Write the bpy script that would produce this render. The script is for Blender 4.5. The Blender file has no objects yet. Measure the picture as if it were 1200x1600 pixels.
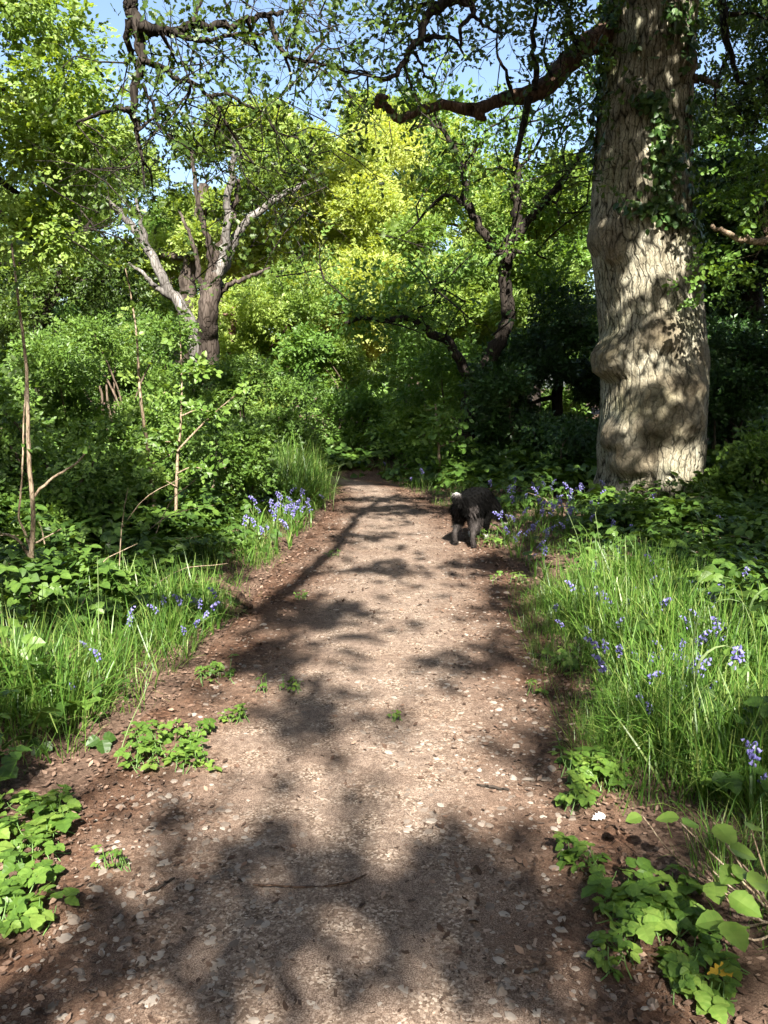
import bpy, math, random
import numpy as np
from mathutils import Vector
R = math.radians
rng = np.random.default_rng(11)
random.seed(11)
SC = bpy.context.scene
COL = SC.collection

# ------------------------------------------------------------------ camera, sky, sun, exposure
F, PITCH, CAMZ = 1232.0, R(9.2), 1.55
cam = bpy.data.cameras.new("camera")
cam_o = bpy.data.objects.new("camera", cam); COL.objects.link(cam_o)
cam.sensor_fit = 'VERTICAL'; cam.angle = 2 * math.atan(800 / F)
cam.clip_start = 0.05; cam.clip_end = 600
cam_o.location = (0, 0, CAMZ); cam_o.rotation_euler = (R(90) - PITCH, 0, 0)
SC.camera = cam_o
SUN_EL, SUN_AZ = R(43), R(5)            # sun behind the viewer, a little to the right
S = np.array([math.sin(SUN_AZ) * math.cos(SUN_EL), -math.cos(SUN_AZ) * math.cos(SUN_EL), math.sin(SUN_EL)])
world = bpy.data.worlds.new("World"); SC.world = world; world.use_nodes = True
wn = world.node_tree.nodes; wl = world.node_tree.links
sky = wn.new('ShaderNodeTexSky'); sky.sky_type = 'NISHITA'; sky.sun_disc = False
sky.sun_elevation = SUN_EL; sky.sun_rotation = math.pi - SUN_AZ
sky.air_density = 1.0; sky.dust_density = 2.0; sky.ozone_density = 1.0
wl.new(sky.outputs[0], wn['Background'].inputs[0]); wn['Background'].inputs[1].default_value = 0.07
sun = bpy.data.lights.new("sun", 'SUN'); sun.energy = 5.0; sun.angle = R(0.6); sun.color = (1, 0.95, 0.86)
sun_o = bpy.data.objects.new("sun", sun); COL.objects.link(sun_o)
sun_o.rotation_euler = Vector(S).to_track_quat('Z', 'Y').to_euler(); sun_o.location = (0, -20, 30)
SC.view_settings.view_transform = 'Standard'; SC.view_settings.look = 'None'
SC.view_settings.exposure = 2.15; SC.view_settings.gamma = 1
SC.view_settings.use_curve_mapping = False
cy = SC.cycles
cy.use_denoising = True; cy.use_adaptive_sampling = True; cy.adaptive_threshold = 0.02
cy.max_bounces = 7; cy.diffuse_bounces = 4; cy.glossy_bounces = 2; cy.transmission_bounces = 3; cy.transparent_max_bounces = 4
cy.caustics_reflective = False; cy.caustics_refractive = False

# ------------------------------------------------------------------ camera geometry: pixels to places
cp, sp_ = math.cos(PITCH), math.sin(PITCH)
def ray(x, y):
    a, b = (x - 600) / F, (800 - y) / F
    return np.array([a, cp + b * sp_, b * cp - sp_])
def P(x, y, Y):
    d = ray(x, y); return np.array([0, 0, CAMZ]) + d * (Y / d[1])
def G(x, y, z=0.0):
    d = ray(x, y); return np.array([0, 0, CAMZ]) + d * ((z - CAMZ) / d[2])
def proj(p):
    p = np.asarray(p, float); v = p - np.array([0, 0, CAMZ])
    dep = v[..., 1] * cp - v[..., 2] * sp_
    up = v[..., 1] * sp_ + v[..., 2] * cp
    dd = np.where(np.abs(dep) < 1e-3, 1e-3, dep)
    return 600 + F * v[..., 0] / dd, 800 - F * up / dd, dep

# ------------------------------------------------------------------ helpers
def tag(o, label=None, cat=None, group=None, kind=None):
    if label: o['label'] = label
    if cat: o['category'] = cat
    if group: o['group'] = group
    if kind: o['kind'] = kind
    return o
def empty(name, loc, label, cat, group=None):
    o = bpy.data.objects.new(name, None); COL.objects.link(o); o.location = tuple(loc); o.empty_display_size = .1
    return tag(o, label, cat, group)

_tab = np.random.default_rng(5).random((256, 256))
def vnoise(x, y, seed=0):
    x = np.asarray(x, float) + seed * 17.31; y = np.asarray(y, float) + seed * 9.77
    xi = np.floor(x).astype(int); yi = np.floor(y).astype(int)
    fx = x - xi; fy = y - yi; fx = fx * fx * (3 - 2 * fx); fy = fy * fy * (3 - 2 * fy)
    g = lambda i, j: _tab[i % 256, j % 256]
    return (g(xi, yi) * (1 - fx) + g(xi + 1, yi) * fx) * (1 - fy) + (g(xi, yi + 1) * (1 - fx) + g(xi + 1, yi + 1) * fx) * fy
def fbm(x, y, seed=0, o=3):
    s = 0; a = .5; t = 0
    for k in range(o):
        s = s + a * vnoise(x * 2 ** k, y * 2 ** k, seed + k * 3); t += a; a *= .5
    return s / t

class Geo:
    """collects vertices and faces (with a random value, material slot and optional uv per piece) for ONE mesh"""
    def __init__(s): s.V = []; s.B = []; s.n = 0
    def add(s, V, Fc, rnd=None, mi=0):
        V = np.asarray(V, float).reshape(-1, 3); Fc = np.asarray(Fc, int)
        if rnd is None: rnd = rng.random(len(Fc))
        s.V.append(V); s.B.append((Fc + s.n, np.broadcast_to(rnd, (len(Fc),)), mi)); s.n += len(V)
    def build(s, name, mats, parent=None, smooth=False, world_to_parent=True):
        V = np.concatenate(s.V)
        if parent is not None: V = V - np.array(parent.matrix_basis.translation)
        return mesh(name, V, s.B, mats, parent, smooth)
def mesh(name, V, B, mats, parent=None, smooth=False, link=True):
    me = bpy.data.meshes.new(name)
    me.vertices.add(len(V)); me.vertices.foreach_set('co', np.ascontiguousarray(V, np.float32).ravel())
    loops = np.concatenate([b[0].ravel() for b in B]).astype(np.int32)
    tot = np.concatenate([np.full(len(b[0]), b[0].shape[1]) for b in B]).astype(np.int32)
    start = np.concatenate([[0], np.cumsum(tot)[:-1]]).astype(np.int32)
    me.loops.add(len(loops)); me.loops.foreach_set('vertex_index', loops)
    me.polygons.add(len(tot)); me.polygons.foreach_set('loop_start', start); me.polygons.foreach_set('loop_total', tot)
    mi = np.concatenate([np.full(len(b[0]), b[2]) for b in B]).astype(np.int32)
    me.polygons.foreach_set('material_index', mi)
    me.polygons.foreach_set('use_smooth', np.full(len(tot), smooth))
    at = me.attributes.new('rnd', 'FLOAT', 'FACE')
    at.data.foreach_set('value', np.concatenate([b[1] for b in B]).astype(np.float32))
    for m in (mats if isinstance(mats, (list, tuple)) else [mats]): me.materials.append(m)
    me.update(calc_edges=True); me.validate()
    o = bpy.data.objects.new(name, me)
    COL.objects.link(o)
    if parent is not None: o.parent = parent
    return o

def norm(a): return a / np.maximum(np.linalg.norm(a, axis=-1, keepdims=True), 1e-9)
def frames(tip, nrm):
    x = norm(tip); z = norm(nrm - (nrm * x).sum(-1, keepdims=True) * x); y = np.cross(z, x)
    return np.stack([x, y, z], -1)
def scatter(geo, T, pos, tip, nrm, scale, rnd=None, mi=0, jit=.12):
    TV, TF = T
    N = len(pos)
    if N == 0: return
    M = frames(tip, nrm)
    V = np.einsum('nij,kj->nki', M, TV) * np.reshape(scale, (-1, 1, 1)) + pos[:, None, :]
    Fc = (TF[None] + (np.arange(N) * len(TV))[:, None, None]).reshape(-1, TF.shape[1])
    if rnd is None: rnd = rng.random(N)
    r = np.repeat(rnd, len(TF)) + rng.normal(0, jit, N * len(TF))
    geo.add(V.reshape(-1, 3), Fc, np.clip(r, 0, 1), mi)
def rdir(n): return norm(rng.normal(size=(n, 3)))

def tube(pts, rad, sides=8, wob=.0, cap=True):
    pts = np.asarray(pts, float); rad = np.asarray(rad, float); n = len(pts)
    t = np.gradient(pts, axis=0); t = norm(t)
    ref = np.array([0.31, .17, .93]) if abs(t[0][2]) < .8 else np.array([1., .1, 0])
    u = norm(np.cross(t[0], ref)); U = [u]
    for i in range(1, n):
        u = u - t[i] * (u @ t[i]); u = u / max(np.linalg.norm(u), 1e-9); U.append(u)
    U = np.array(U); W = np.cross(t, U)
    a = np.linspace(0, 2 * np.pi, sides, endpoint=False)
    rr = rad[:, None] * (1 + wob * rng.normal(size=(n, sides)))
    V = pts[:, None, :] + rr[..., None] * (np.cos(a)[None, :, None] * U[:, None, :] + np.sin(a)[None, :, None] * W[:, None, :])
    i = np.arange(n - 1)[:, None] * sides; j = np.arange(sides)[None]
    k = (np.arange(sides) + 1) % sides
    Q = np.stack([i + j, i + k[None], i + sides + k[None], i + sides + j], -1).reshape(-1, 4)
    V = V.reshape(-1, 3)
    return V, Q
def smooth_path(pts, rad, sub=5, jit=0.0):
    pts = np.asarray(pts, float); rad = np.asarray(rad, float); n = len(pts)
    if n == 2: pts = np.array([pts[0], pts.mean(0), pts[1]]); rad = np.array([rad[0], rad.mean(), rad[1]]); n = 3
    E = np.vstack([2 * pts[0] - pts[1], pts, 2 * pts[-1] - pts[-2]])
    out, ro = [], []
    for i in range(n - 1):
        p0, p1, p2, p3 = E[i], E[i + 1], E[i + 2], E[i + 3]
        for s in np.linspace(0, 1, sub, endpoint=False):
            out.append(.5 * ((2 * p1) + (-p0 + p2) * s + (2 * p0 - 5 * p1 + 4 * p2 - p3) * s ** 2 + (-p0 + 3 * p1 - 3 * p2 + p3) * s ** 3))
            ro.append(rad[i] * (1 - s) + rad[i + 1] * s)
    out.append(pts[-1]); ro.append(rad[-1])
    out = np.array(out); ro = np.array(ro)
    if jit: out[1:-1] += rng.normal(size=(len(out) - 2, 3)) * jit * ro[1:-1, None]
    return out, ro
def limb(geo, pts, rad, sides=8, sub=5, jit=.25, wob=.05, mi=0):
    p, r = smooth_path(pts, rad, sub, jit)
    # close the tip
    p = np.vstack([p, p[-1] + (p[-1] - p[-2]) * .15]); r = np.append(r, r[-1] * .15)
    V, Q = tube(p, r, sides, wob); geo.add(V, Q, mi=mi)
    return p, r
def pxl(px, Y, dY=0.0):
    """a polyline of picture points, set out at its own distance Y with a slight run in depth"""
    n = len(px); w = np.cumsum(rng.normal(0, .06, n)); w -= w[0]
    return np.array([P(x, y, Y + dY * i / max(1, n - 1) + w[i] * Y / 14) for i, (x, y) in enumerate(px)])
def grow(geo, p, d, r, L, depth, tips, sides=6, up=.08, wig=.28, nk=4):
    n = max(3, int(L / .25)); st = L / n; pts = [np.array(p)]; d = np.array(d) / np.linalg.norm(d); ds = [d]
    for i in range(n):
        d = d + rng.normal(0, wig, 3) * .6 + np.array([0, 0, up]); d /= np.linalg.norm(d)
        pts.append(pts[-1] + d * st); ds.append(d)
    rad = np.linspace(r, r * .45, n + 1)
    V, Q = tube(pts, rad, sides, .04); geo.add(V, Q)
    for q in pts[n // 2:]: tips.append(q)
    if depth > 0:
        for k in range(nk):
            i = rng.integers(max(1, n // 3), n + 1); a = norm(rng.normal(size=3)); a = a - ds[i] * (a @ ds[i]); a /= np.linalg.norm(a)
            ang = rng.uniform(.5, 1.1); dd = ds[i] * math.cos(ang) + a * math.sin(ang)
            grow(geo, pts[i], dd, rad[i] * .55, L * rng.uniform(.5, .75), depth - 1, tips, max(4, sides - 1), up, wig, max(2, nk - 1))

# ------------------------------------------------------------------ materials
def mat(name):
    m = bpy.data.materials.new(name); m.use_nodes = True
    n = m.node_tree.nodes; return m, n, m.node_tree.links, n['Principled BSDF'], n['Material Output']
def ramp(n, stops):
    r = n.new('ShaderNodeValToRGB'); e = r.color_ramp.elements
    while len(e) < len(stops): e.new(.5)
    for k, (p, c) in enumerate(stops): e[k].position = p; e[k].color = (*c, 1)
    return r
def leafmat(name, cols, transl=.35, rough=.45, tcol=None, spec=.35):
    m, n, l, b, out = mat(name)
    a = n.new('ShaderNodeAttribute'); a.attribute_name = 'rnd'
    r = ramp(n, [(i / (len(cols) - 1), c) for i, c in enumerate(cols)])
    tc = n.new('ShaderNodeTexCoord'); nz_ = n.new('ShaderNodeTexNoise'); nz_.inputs['Scale'].default_value = 38; nz_.inputs['Detail'].default_value = 2; l.new(tc.outputs['Object'], nz_.inputs[0])
    ma = n.new('ShaderNodeMath'); ma.operation = 'MULTIPLY_ADD'; ma.inputs[1].default_value = .8; ma.inputs[2].default_value = -.4; l.new(nz_.outputs[0], ma.inputs[0])
    mb_ = n.new('ShaderNodeMath'); mb_.operation = 'ADD'; l.new(a.outputs['Fac'], mb_.inputs[0]); l.new(ma.outputs[0], mb_.inputs[1])
    l.new(mb_.outputs[0], r.inputs[0]); l.new(r.outputs[0], b.inputs['Base Color'])
    b.inputs['Roughness'].default_value = rough; b.inputs['Specular IOR Level'].default_value = spec
    t = n.new('ShaderNodeBsdfTranslucent'); mx = n.new('ShaderNodeMixShader')
    g = n.new('ShaderNodeMixRGB'); g.blend_type = 'MULTIPLY'; g.inputs[0].default_value = 1; g.inputs[2].default_value = (1.5, 1.35, .5, 1)
    l.new(r.outputs[0], g.inputs[1]); l.new(g.outputs[0], t.inputs[0])
    mx.inputs[0].default_value = transl
    l.new(b.outputs[0], mx.inputs[1]); l.new(t.outputs[0], mx.inputs[2]); l.new(mx.outputs[0], out.inputs[0])
    return m
def barkmat(name, c1, c2, c3=None, scale=1.0, bump=.5, stretch=.22):
    m, n, l, b, out = mat(name)
    tc = n.new('ShaderNodeTexCoord'); mp = n.new('ShaderNodeMapping'); mp.inputs['Scale'].default_value = (1, 1, stretch)
    l.new(tc.outputs['Object'], mp.inputs[0])
    v = n.new('ShaderNodeTexVoronoi'); v.feature = 'DISTANCE_TO_EDGE'; v.inputs['Scale'].default_value = 28 * scale
    ns = n.new('ShaderNodeTexNoise'); ns.inputs['Scale'].default_value = 9 * scale; ns.inputs['Detail'].default_value = 6
    l.new(mp.outputs[0], v.inputs[0]); l.new(mp.outputs[0], ns.inputs[0])
    r = ramp(n, [(.3, c1), (.55, c2), (.75, c3 or c2)]); l.new(ns.outputs[0], r.inputs[0])
    k = ramp(n, [(0, (.35, .33, .3)), (.12, (1, 1, 1))]); l.new(v.outputs[0], k.inputs[0])
    mx = n.new('ShaderNodeMixRGB'); mx.blend_type = 'MULTIPLY'; mx.inputs[0].default_value = 1
    l.new(r.outputs[0], mx.inputs[1]); l.new(k.outputs[0], mx.inputs[2]); l.new(mx.outputs[0], b.inputs['Base Color'])
    bp = n.new('ShaderNodeBump'); bp.inputs['Strength'].default_value = bump; bp.inputs['Distance'].default_value = .02
    ad = n.new('ShaderNodeMath'); ad.operation = 'ADD'; l.new(k.outputs[0], ad.inputs[0]); l.new(ns.outputs[0], ad.inputs[1])
    l.new(ad.outputs[0], bp.inputs['Height']); l.new(bp.outputs[0], b.inputs['Normal'])
    b.inputs['Roughness'].default_value = .9; b.inputs['Specular IOR Level'].default_value = .15
    return m
def plain(name, cols, rough=.85, spec=.2):
    m, n, l, b, out = mat(name)
    a = n.new('ShaderNodeAttribute'); a.attribute_name = 'rnd'
    r = ramp(n, [(i / max(1, len(cols) - 1), c) for i, c in enumerate(cols)]); l.new(a.outputs['Fac'], r.inputs[0])
    l.new(r.outputs[0], b.inputs['Base Color']); b.inputs['Roughness'].default_value = rough; b.inputs['Specular IOR Level'].default_value = spec
    return m

M_yg = leafmat('spring_yellow_green_leaves', [(.14, .21, .04), (.23, .32, .065), (.32, .39, .11)], .5)
M_yg2 = leafmat('pale_yellow_green_leaves', [(.22, .29, .06), (.33, .40, .10), (.42, .47, .15)], .5)
M_mid = leafmat('mid_green_leaves', [(.05, .11, .018), (.095, .18, .03), (.16, .26, .05)], .4)
M_oak = leafmat('oak_leaves', [(.025, .05, .009), (.05, .09, .014), (.09, .14, .022)], .3)
M_oakyoung = leafmat('young_oak_leaves', [(.09, .15, .025), (.16, .25, .045), (.25, .33, .08)], .45)
M_shrub = leafmat('shrub_leaves', [(.045, .09, .015), (.09, .165, .028), (.16, .25, .048)], .38)
M_dark = leafmat('dark_evergreen_leaves', [(.018, .045, .010), (.034, .078, .017), (.065, .125, .028)], .15, .35, spec=.4)
M_ivy = leafmat('ivy_leaves', [(.02, .05, .01), (.04, .09, .018), (.09, .15, .03)], .2, .4)
M_bramble = leafmat('bramble_leaves', [(.03, .065, .011), (.055, .11, .018), (.10, .17, .028)], .3)
M_straw = leafmat('low_plant_leaves', [(.06, .12, .018), (.10, .18, .028), (.16, .24, .045)], .35)
M_grass = leafmat('grass_blades', [(.035, .085, .013), (.07, .15, .022), (.11, .205, .033), (.20, .25, .07)], .35, .4)
M_pale = leafmat('pale_dry_grass', [(.18, .26, .10), (.26, .33, .14)], .3)
M_bell = leafmat('bluebell_petals', [(.11, .10, .30), (.17, .155, .42), (.28, .26, .54)], .3, .5)
M_stemg = leafmat('green_stems', [(.07, .14, .03), (.11, .19, .05)], .1)
M_bark_d = barkmat('dark_branch_bark', (.017, .014, .011), (.034, .027, .022), (.055, .043, .034), .8, .6)
M_bark_m = barkmat('brown_bark', (.06, .045, .033), (.12, .09, .065), (.2, .15, .11), .7, .6)
M_bark_red = barkmat('red_brown_limb_bark', (.06, .038, .027), (.12, .075, .052), (.19, .125, .088), .9, .6)
M_bark_pale = barkmat('bleached_dead_wood', (.075, .068, .062), (.145, .134, .122), (.25, .235, .215), .6, .35)
M_bark_dead = barkmat('dead_trunk_bark', (.035, .027, .022), (.07, .055, .045), (.13, .105, .09), .6, .5)
M_twig = barkmat('sapling_stem_bark', (.17, .12, .08), (.30, .23, .16), (.40, .33, .25), 2, .2)
M_litter = plain('dry_oak_leaf_litter', [(.04, .024, .016), (.08, .048, .033), (.135, .085, .06), (.24, .165, .12)])
M_chip = plain('wood_chips', [(.05, .032, .023), (.10, .068, .05), (.165, .12, .093), (.27, .21, .17)])
M_stone = plain('pale_flint_stones', [(.11, .085, .068), (.18, .145, .118), (.29, .25, .21)], .8)

def groundmat(name, path):
    m, n, l, b, out = mat(name)
    tc = n.new('ShaderNodeTexCoord')
    def N(scale, det=5):
        x = n.new('ShaderNodeTexNoise'); x.inputs['Scale'].default_value = scale; x.inputs['Detail'].default_value = det
        l.new(tc.outputs['Object'], x.inputs[0]); return x
    def V(scale, feat='F1'):
        x = n.new('ShaderNodeTexVoronoi'); x.inputs['Scale'].default_value = scale; x.feature = feat
        mpx = n.new('ShaderNodeMixRGB'); mpx.inputs[0].default_value = .02
        l.new(tc.outputs['Object'], mpx.inputs[1]); l.new(N(18).outputs['Color'], mpx.inputs[2]); l.new(mpx.outputs[0], x.inputs[0]); return x
    v1 = V(70); v2 = V(150); n1 = N(2.2); n2 = N(30)
    lit = ramp(n, [(0, (.038, .022, .015)), (.35, (.085, .052, .036)), (.7, (.15, .096, .069)), (1, (.25, .175, .13))])
    sep = n.new('ShaderNodeSeparateColor'); l.new(v1.outputs['Color'], sep.inputs[0])
    sep2 = n.new('ShaderNodeSeparateColor'); l.new(v2.outputs['Color'], sep2.inputs[0])
    l.new(sep.outputs[0], lit.inputs[0])
    if path:
        grit = ramp(n, [(0, (.075, .052, .037)), (.4, (.17, .125, .093)), (.75, (.30, .235, .182)), (1, (.50, .43, .355))])
        l.new(sep2.outputs[0], grit.inputs[0])
        at = n.new('ShaderNodeAttribute'); at.attribute_name = 'edge'
        ad = n.new('ShaderNodeMath'); ad.operation = 'ADD'; l.new(at.outputs['Fac'], ad.inputs[0])
        sb = n.new('ShaderNodeMath'); sb.operation = 'MULTIPLY_ADD'; l.new(n1.outputs[0], sb.inputs[0]); sb.inputs[1].default_value = 1.3; sb.inputs[2].default_value = -.65
        l.new(sb.outputs[0], ad.inputs[1])
        mx = n.new('ShaderNodeMixRGB'); cl = n.new('ShaderNodeClamp'); l.new(ad.outputs[0], cl.inputs[0]); l.new(cl.outputs[0], mx.inputs[0])
        l.new(grit.outputs[0], mx.inputs[1]); l.new(lit.outputs[0], mx.inputs[2])
        colr = mx
    else: colr = lit
    fine = N(260, 6); fr = ramp(n, [(.32, (.06, .04, .03) if path else (.04, .025, .018)), (.5, (.17, .125, .097) if path else (.09, .06, .043)), (.68, (.34, .275, .225) if path else (.17, .12, .09))]); l.new(fine.outputs[0], fr.inputs[0])
    fm = n.new('ShaderNodeMixRGB'); fk = ramp(n, [(.38, (.15, .15, .15)), (.6, (.9, .9, .9))]); l.new(N(7).outputs[0], fk.inputs[0]); l.new(fk.outputs[0], fm.inputs[0]); l.new(colr.outputs[0], fm.inputs[1]); l.new(fr.outputs[0], fm.inputs[2]); colr = fm
    if path:
        et = n.new('ShaderNodeMixRGB'); et.blend_type = 'MULTIPLY'; et.inputs[2].default_value = (.60, .49, .42, 1); l.new(cl.outputs[0], et.inputs[0]); l.new(colr.outputs[0], et.inputs[1]); colr = et
    dm = n.new('ShaderNodeMixRGB'); dm.blend_type = 'MULTIPLY'; dm.inputs[0].default_value = .8
    dr = ramp(n, [(.3, (.6, .56, .54)), (.7, (1.15, 1.12, 1.1))]); l.new(n2.outputs[0], dr.inputs[0])
    l.new(colr.outputs[0], dm.inputs[1]); l.new(dr.outputs[0], dm.inputs[2]); l.new(dm.outputs[0], b.inputs['Base Color'])
    b.inputs['Roughness'].default_value = .95; b.inputs['Specular IOR Level'].default_value = .12
    hs = n.new('ShaderNodeMath'); hs.operation = 'ADD'; l.new(sep.outputs[1], hs.inputs[0]); l.new(n2.outputs[0], hs.inputs[1])
    hs2 = n.new('ShaderNodeMath'); hs2.operation = 'ADD'; l.new(hs.outputs[0], hs2.inputs[0]); l.new(sep2.outputs[1], hs2.inputs[1])
    bp = n.new('ShaderNodeBump'); bp.inputs['Strength'].default_value = .55; bp.inputs['Distance'].default_value = .012
    l.new(hs2.outputs[0], bp.inputs['Height']); l.new(bp.outputs[0], b.inputs['Normal'])
    return m
M_ground = groundmat('woodland_soil', False); M_path = groundmat('trodden_path', True)

# ------------------------------------------------------------------ the path outline on the ground
LPX = [(-60, 1560), (40, 1350), (150, 1215), (235, 1120), (318, 1030), (375, 960), (432, 885), (485, 832), (515, 795), (525, 768)]
RPX = [(1110, 1560), (1020, 1400), (955, 1230), (905, 1100), (850, 1000), (822, 930), (795, 880), (748, 832), (706, 798), (655, 774)]
Lg = np.array([G(*p)[:2] for p in LPX]); Rg = np.array([G(*p)[:2] for p in RPX])
Lp = np.vstack([[-1.05, -6], [-1.1, 0], Lg, [-.95, 12.1], [-2.2, 12.9], [-4.5, 13.3], [-8, 13.2]])
Rp = np.vstack([[.95, -6], [.98, 0], Rg, [.12, 12.2], [-.9, 13.4], [-3.6, 14.6], [-8, 14.7]])
def resample(p, n):
    q, _ = smooth_path(np.c_[p, np.zeros(len(p))], np.ones(len(p)), 12); q = q[:, :2]
    s = np.r_[0, np.cumsum(np.linalg.norm(np.diff(q, axis=0), axis=1))]
    t = np.linspace(0, s[-1], n); return np.c_[np.interp(t, s, q[:, 0]), np.interp(t, s, q[:, 1])]
NP = 420
Lr, Rr = resample(Lp, NP), resample(Rp, NP)
POLY = np.vstack([Lr[::6], Rr[::-6]])
def sd(x, y):
    """signed distance to the path's edge, positive outside"""
    x = np.atleast_1d(x); y = np.atleast_1d(y); out = np.empty(len(x))
    A = POLY; B = np.roll(POLY, -1, 0); D = B - A; LL = (D ** 2).sum(1)
    for s in range(0, len(x), 20000):
        px = x[s:s + 20000, None]; py = y[s:s + 20000, None]
        t = np.clip(((px - A[:, 0]) * D[:, 0] + (py - A[:, 1]) * D[:, 1]) / LL, 0, 1)
        d = np.sqrt(((px - A[:, 0] - t * D[:, 0]) ** 2 + (py - A[:, 1] - t * D[:, 1]) ** 2).min(1))
        c = ((A[:, 1] > py) != (B[:, 1] > py)) & (px < D[:, 0] * (py - A[:, 1]) / np.where(D[:, 1] == 0, 1e-9, D[:, 1]) + A[:, 0])
        out[s:s + 20000] = np.where(c.sum(1) % 2 == 1, -d, d)
    return out
def gz(x, y, d=None):
    d = sd(x, y) if d is None else d
    t = np.clip(d / .9, 0, 1); t = t * t * (3 - 2 * t)
    return t * (.05 + .16 * (fbm(np.atleast_1d(x) * .6, np.atleast_1d(y) * .6, 2) - .3)) - .012 * (d < 0)

# ground: one sheet to the horizon, finer near the path
def axis(fine0, fine1, step, far):
    a = list(np.arange(fine0, fine1, step)); s = step; v = fine1
    while v < far: a.append(v); s *= 1.35; v += s
    a.append(far); s = step; v = fine0 - step; b = []
    while v > -far: b.append(v); s *= 1.35; v -= s
    return np.array(sorted([-far] + b + a))
gx, gy = axis(-7, 7, .11, 250), axis(-2, 17, .11, 250)
XX, YY = np.meshgrid(gx, gy); sdg = sd(XX.ravel(), YY.ravel()); ZZ = gz(XX.ravel(), YY.ravel(), sdg)
nx, ny = len(gx), len(gy); ii = (np.arange(ny - 1)[:, None] * nx + np.arange(nx - 1)[None]).ravel()
g_ = Geo(); g_.add(np.c_[XX.ravel(), YY.ravel(), ZZ], np.c_[ii, ii + 1, ii + nx + 1, ii + nx])
tag(g_.build('ground', M_ground, smooth=True), 'brown woodland floor under the plants', None, None, 'structure')
# path sheet
NA = 36; s_ = np.linspace(0, 1, NA)
wob = (fbm(np.arange(NP) * .09, np.zeros(NP), 4) - .5) * .16
PV = Lr[:, None] * (1 - s_[None, :, None]) + Rr[:, None] * s_[None, :, None]
dirn = norm(np.c_[Rr - Lr]); PV = PV + (wob[:, None] * (1 - s_)[None] - wob[::-1][:, None] * s_[None])[..., None] * dirn[:, None] * -1
ed = np.abs(s_ - .5) * 2
pz = .004 + .018 * np.sqrt(np.clip(1 - ed ** 2, 0, 1))[None] + .012 * (fbm(PV[..., 0] * 3, PV[..., 1] * 3, 7) - .5) * (1 - ed ** 4)[None]
V = np.concatenate([PV, pz[..., None]], -1).reshape(-1, 3)
ii = (np.arange(NP - 1)[:, None] * NA + np.arange(NA - 1)[None]).ravel()
g_ = Geo(); g_.add(V, np.c_[ii, ii + 1, ii + NA + 1, ii + NA])
po = tag(g_.build('path', M_path, smooth=True), 'trodden brown woodland path of grit, chips and leaf litter', None, None, 'structure')
at = po.data.attributes.new('edge', 'FLOAT', 'POINT')
ev = np.clip((ed - .28) / .6, 0, 1); at.data.foreach_set('value', np.broadcast_to(ev[None], (NP, NA)).ravel().astype(np.float32))
def pathz(x, y): return np.full(len(x), .014)

# ------------------------------------------------------------------ leaf shapes
def tri(f): return np.array(f, int)
LEAF = (np.array([[0, 0, 0], [.42, -.27, .06], [1, 0, -.04], [.42, .27, .06]]), tri([[0, 1, 2], [0, 2, 3]]))
def ovate(n=5, w=.36, fold=.08, teeth=0.0, curl=-.12):
    t = np.linspace(0, 1, n + 2)[1:-1]; wd = w * np.sin(np.pi * t ** .75) ** .8
    tz = lambda q: curl * q ** 2
    mid = [[0, 0, 0]] + [[q, 0, tz(q)] for q in t] + [[1, 0, curl]]
    Lf = [[q, x * (1 + teeth * (-1) ** i), tz(q) + fold * x / w] for i, (q, x) in enumerate(zip(t, wd))]
    Rt = [[q, -x * (1 - teeth * (-1) ** i), tz(q) + fold * x / w] for i, (q, x) in enumerate(zip(t, wd))]
    V = np.array(mid + Lf + Rt); f = []
    m = len(t); li = m + 2; ri = li + m
    f += [[0, 1, li], [0, ri, 1]]
    for i in range(m - 1):
        f += [[1 + i, 2 + i, li + i + 1], [1 + i, li + i + 1, li + i], [1 + i, ri + i, ri + i + 1], [1 + i, ri + i + 1, 2 + i]]
    f += [[m, m + 1, li + m - 1], [m, ri + m - 1, m + 1]]
    return V, tri(f)
OV = ovate(); OVS = ovate(3)
def oakleaf():
    o = [(0, .03), (.15, .08), (.25, .21), (.36, .12), (.48, .30), (.6, .17), (.74, .31), (.84, .19), (.93, .14), (1, .02)]
    n = len(o); V = [[x, y, .12 * y - .08 * x * x] for x, y in o] + [[x, -y, .12 * y - .08 * x * x] for x, y in o] + [[x, 0, -.08 * x * x] for x, y in o]
    f = []
    for i in range(n - 1):
        f += [[2 * n + i, i + 1, i], [2 * n + i, 2 * n + i + 1, i + 1], [2 * n + i, n + i, n + i + 1], [2 * n + i, n + i + 1, 2 * n + i + 1]]
    return np.array(V), tri(f)
OAK = oakleaf()
def merge(parts):
    Vs, Fs, k = [], [], 0
    for V, Fc in parts: Vs.append(V); Fs.append(Fc + k); k += len(V)
    return np.vstack(Vs), np.vstack(Fs)
def place(T, pos, tip, nrm, s):
    M = frames(np.array([tip], float), np.array([nrm], float))[0]
    return T[0] @ M.T * s + np.array(pos), T[1]
def spray(nl, size, T=LEAF, sp=.5, flat=.45):
    parts = []
    for i in range(nl):
        t = (i + .5) / nl; side = (-1) ** i
        pos = np.array([t * 1.0, side * .06 * sp, 0]) + rng.normal(0, .10, 3) * [1, 1, flat]
        tip = np.array([.6 + .5 * t, side * (1 - .5 * t), 0]) + rng.normal(0, .35, 3)
        parts.append(place(T, pos, tip, np.array([0, 0, 1]) + rng.normal(0, flat, 3), size * rng.uniform(.75, 1.2)))
    return merge(parts)
SPR = [spray(8, .34) for _ in range(5)]                 # unit length sprays of eight leaves
SPRO = [spray(6, .36, OAK, .6, .6) for _ in range(4)]
SPRV = [spray(7, .34, OVS, .5, .3) for _ in range(4)]
OVB = ovate(6, .43, .09, .10, -.15)
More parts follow.
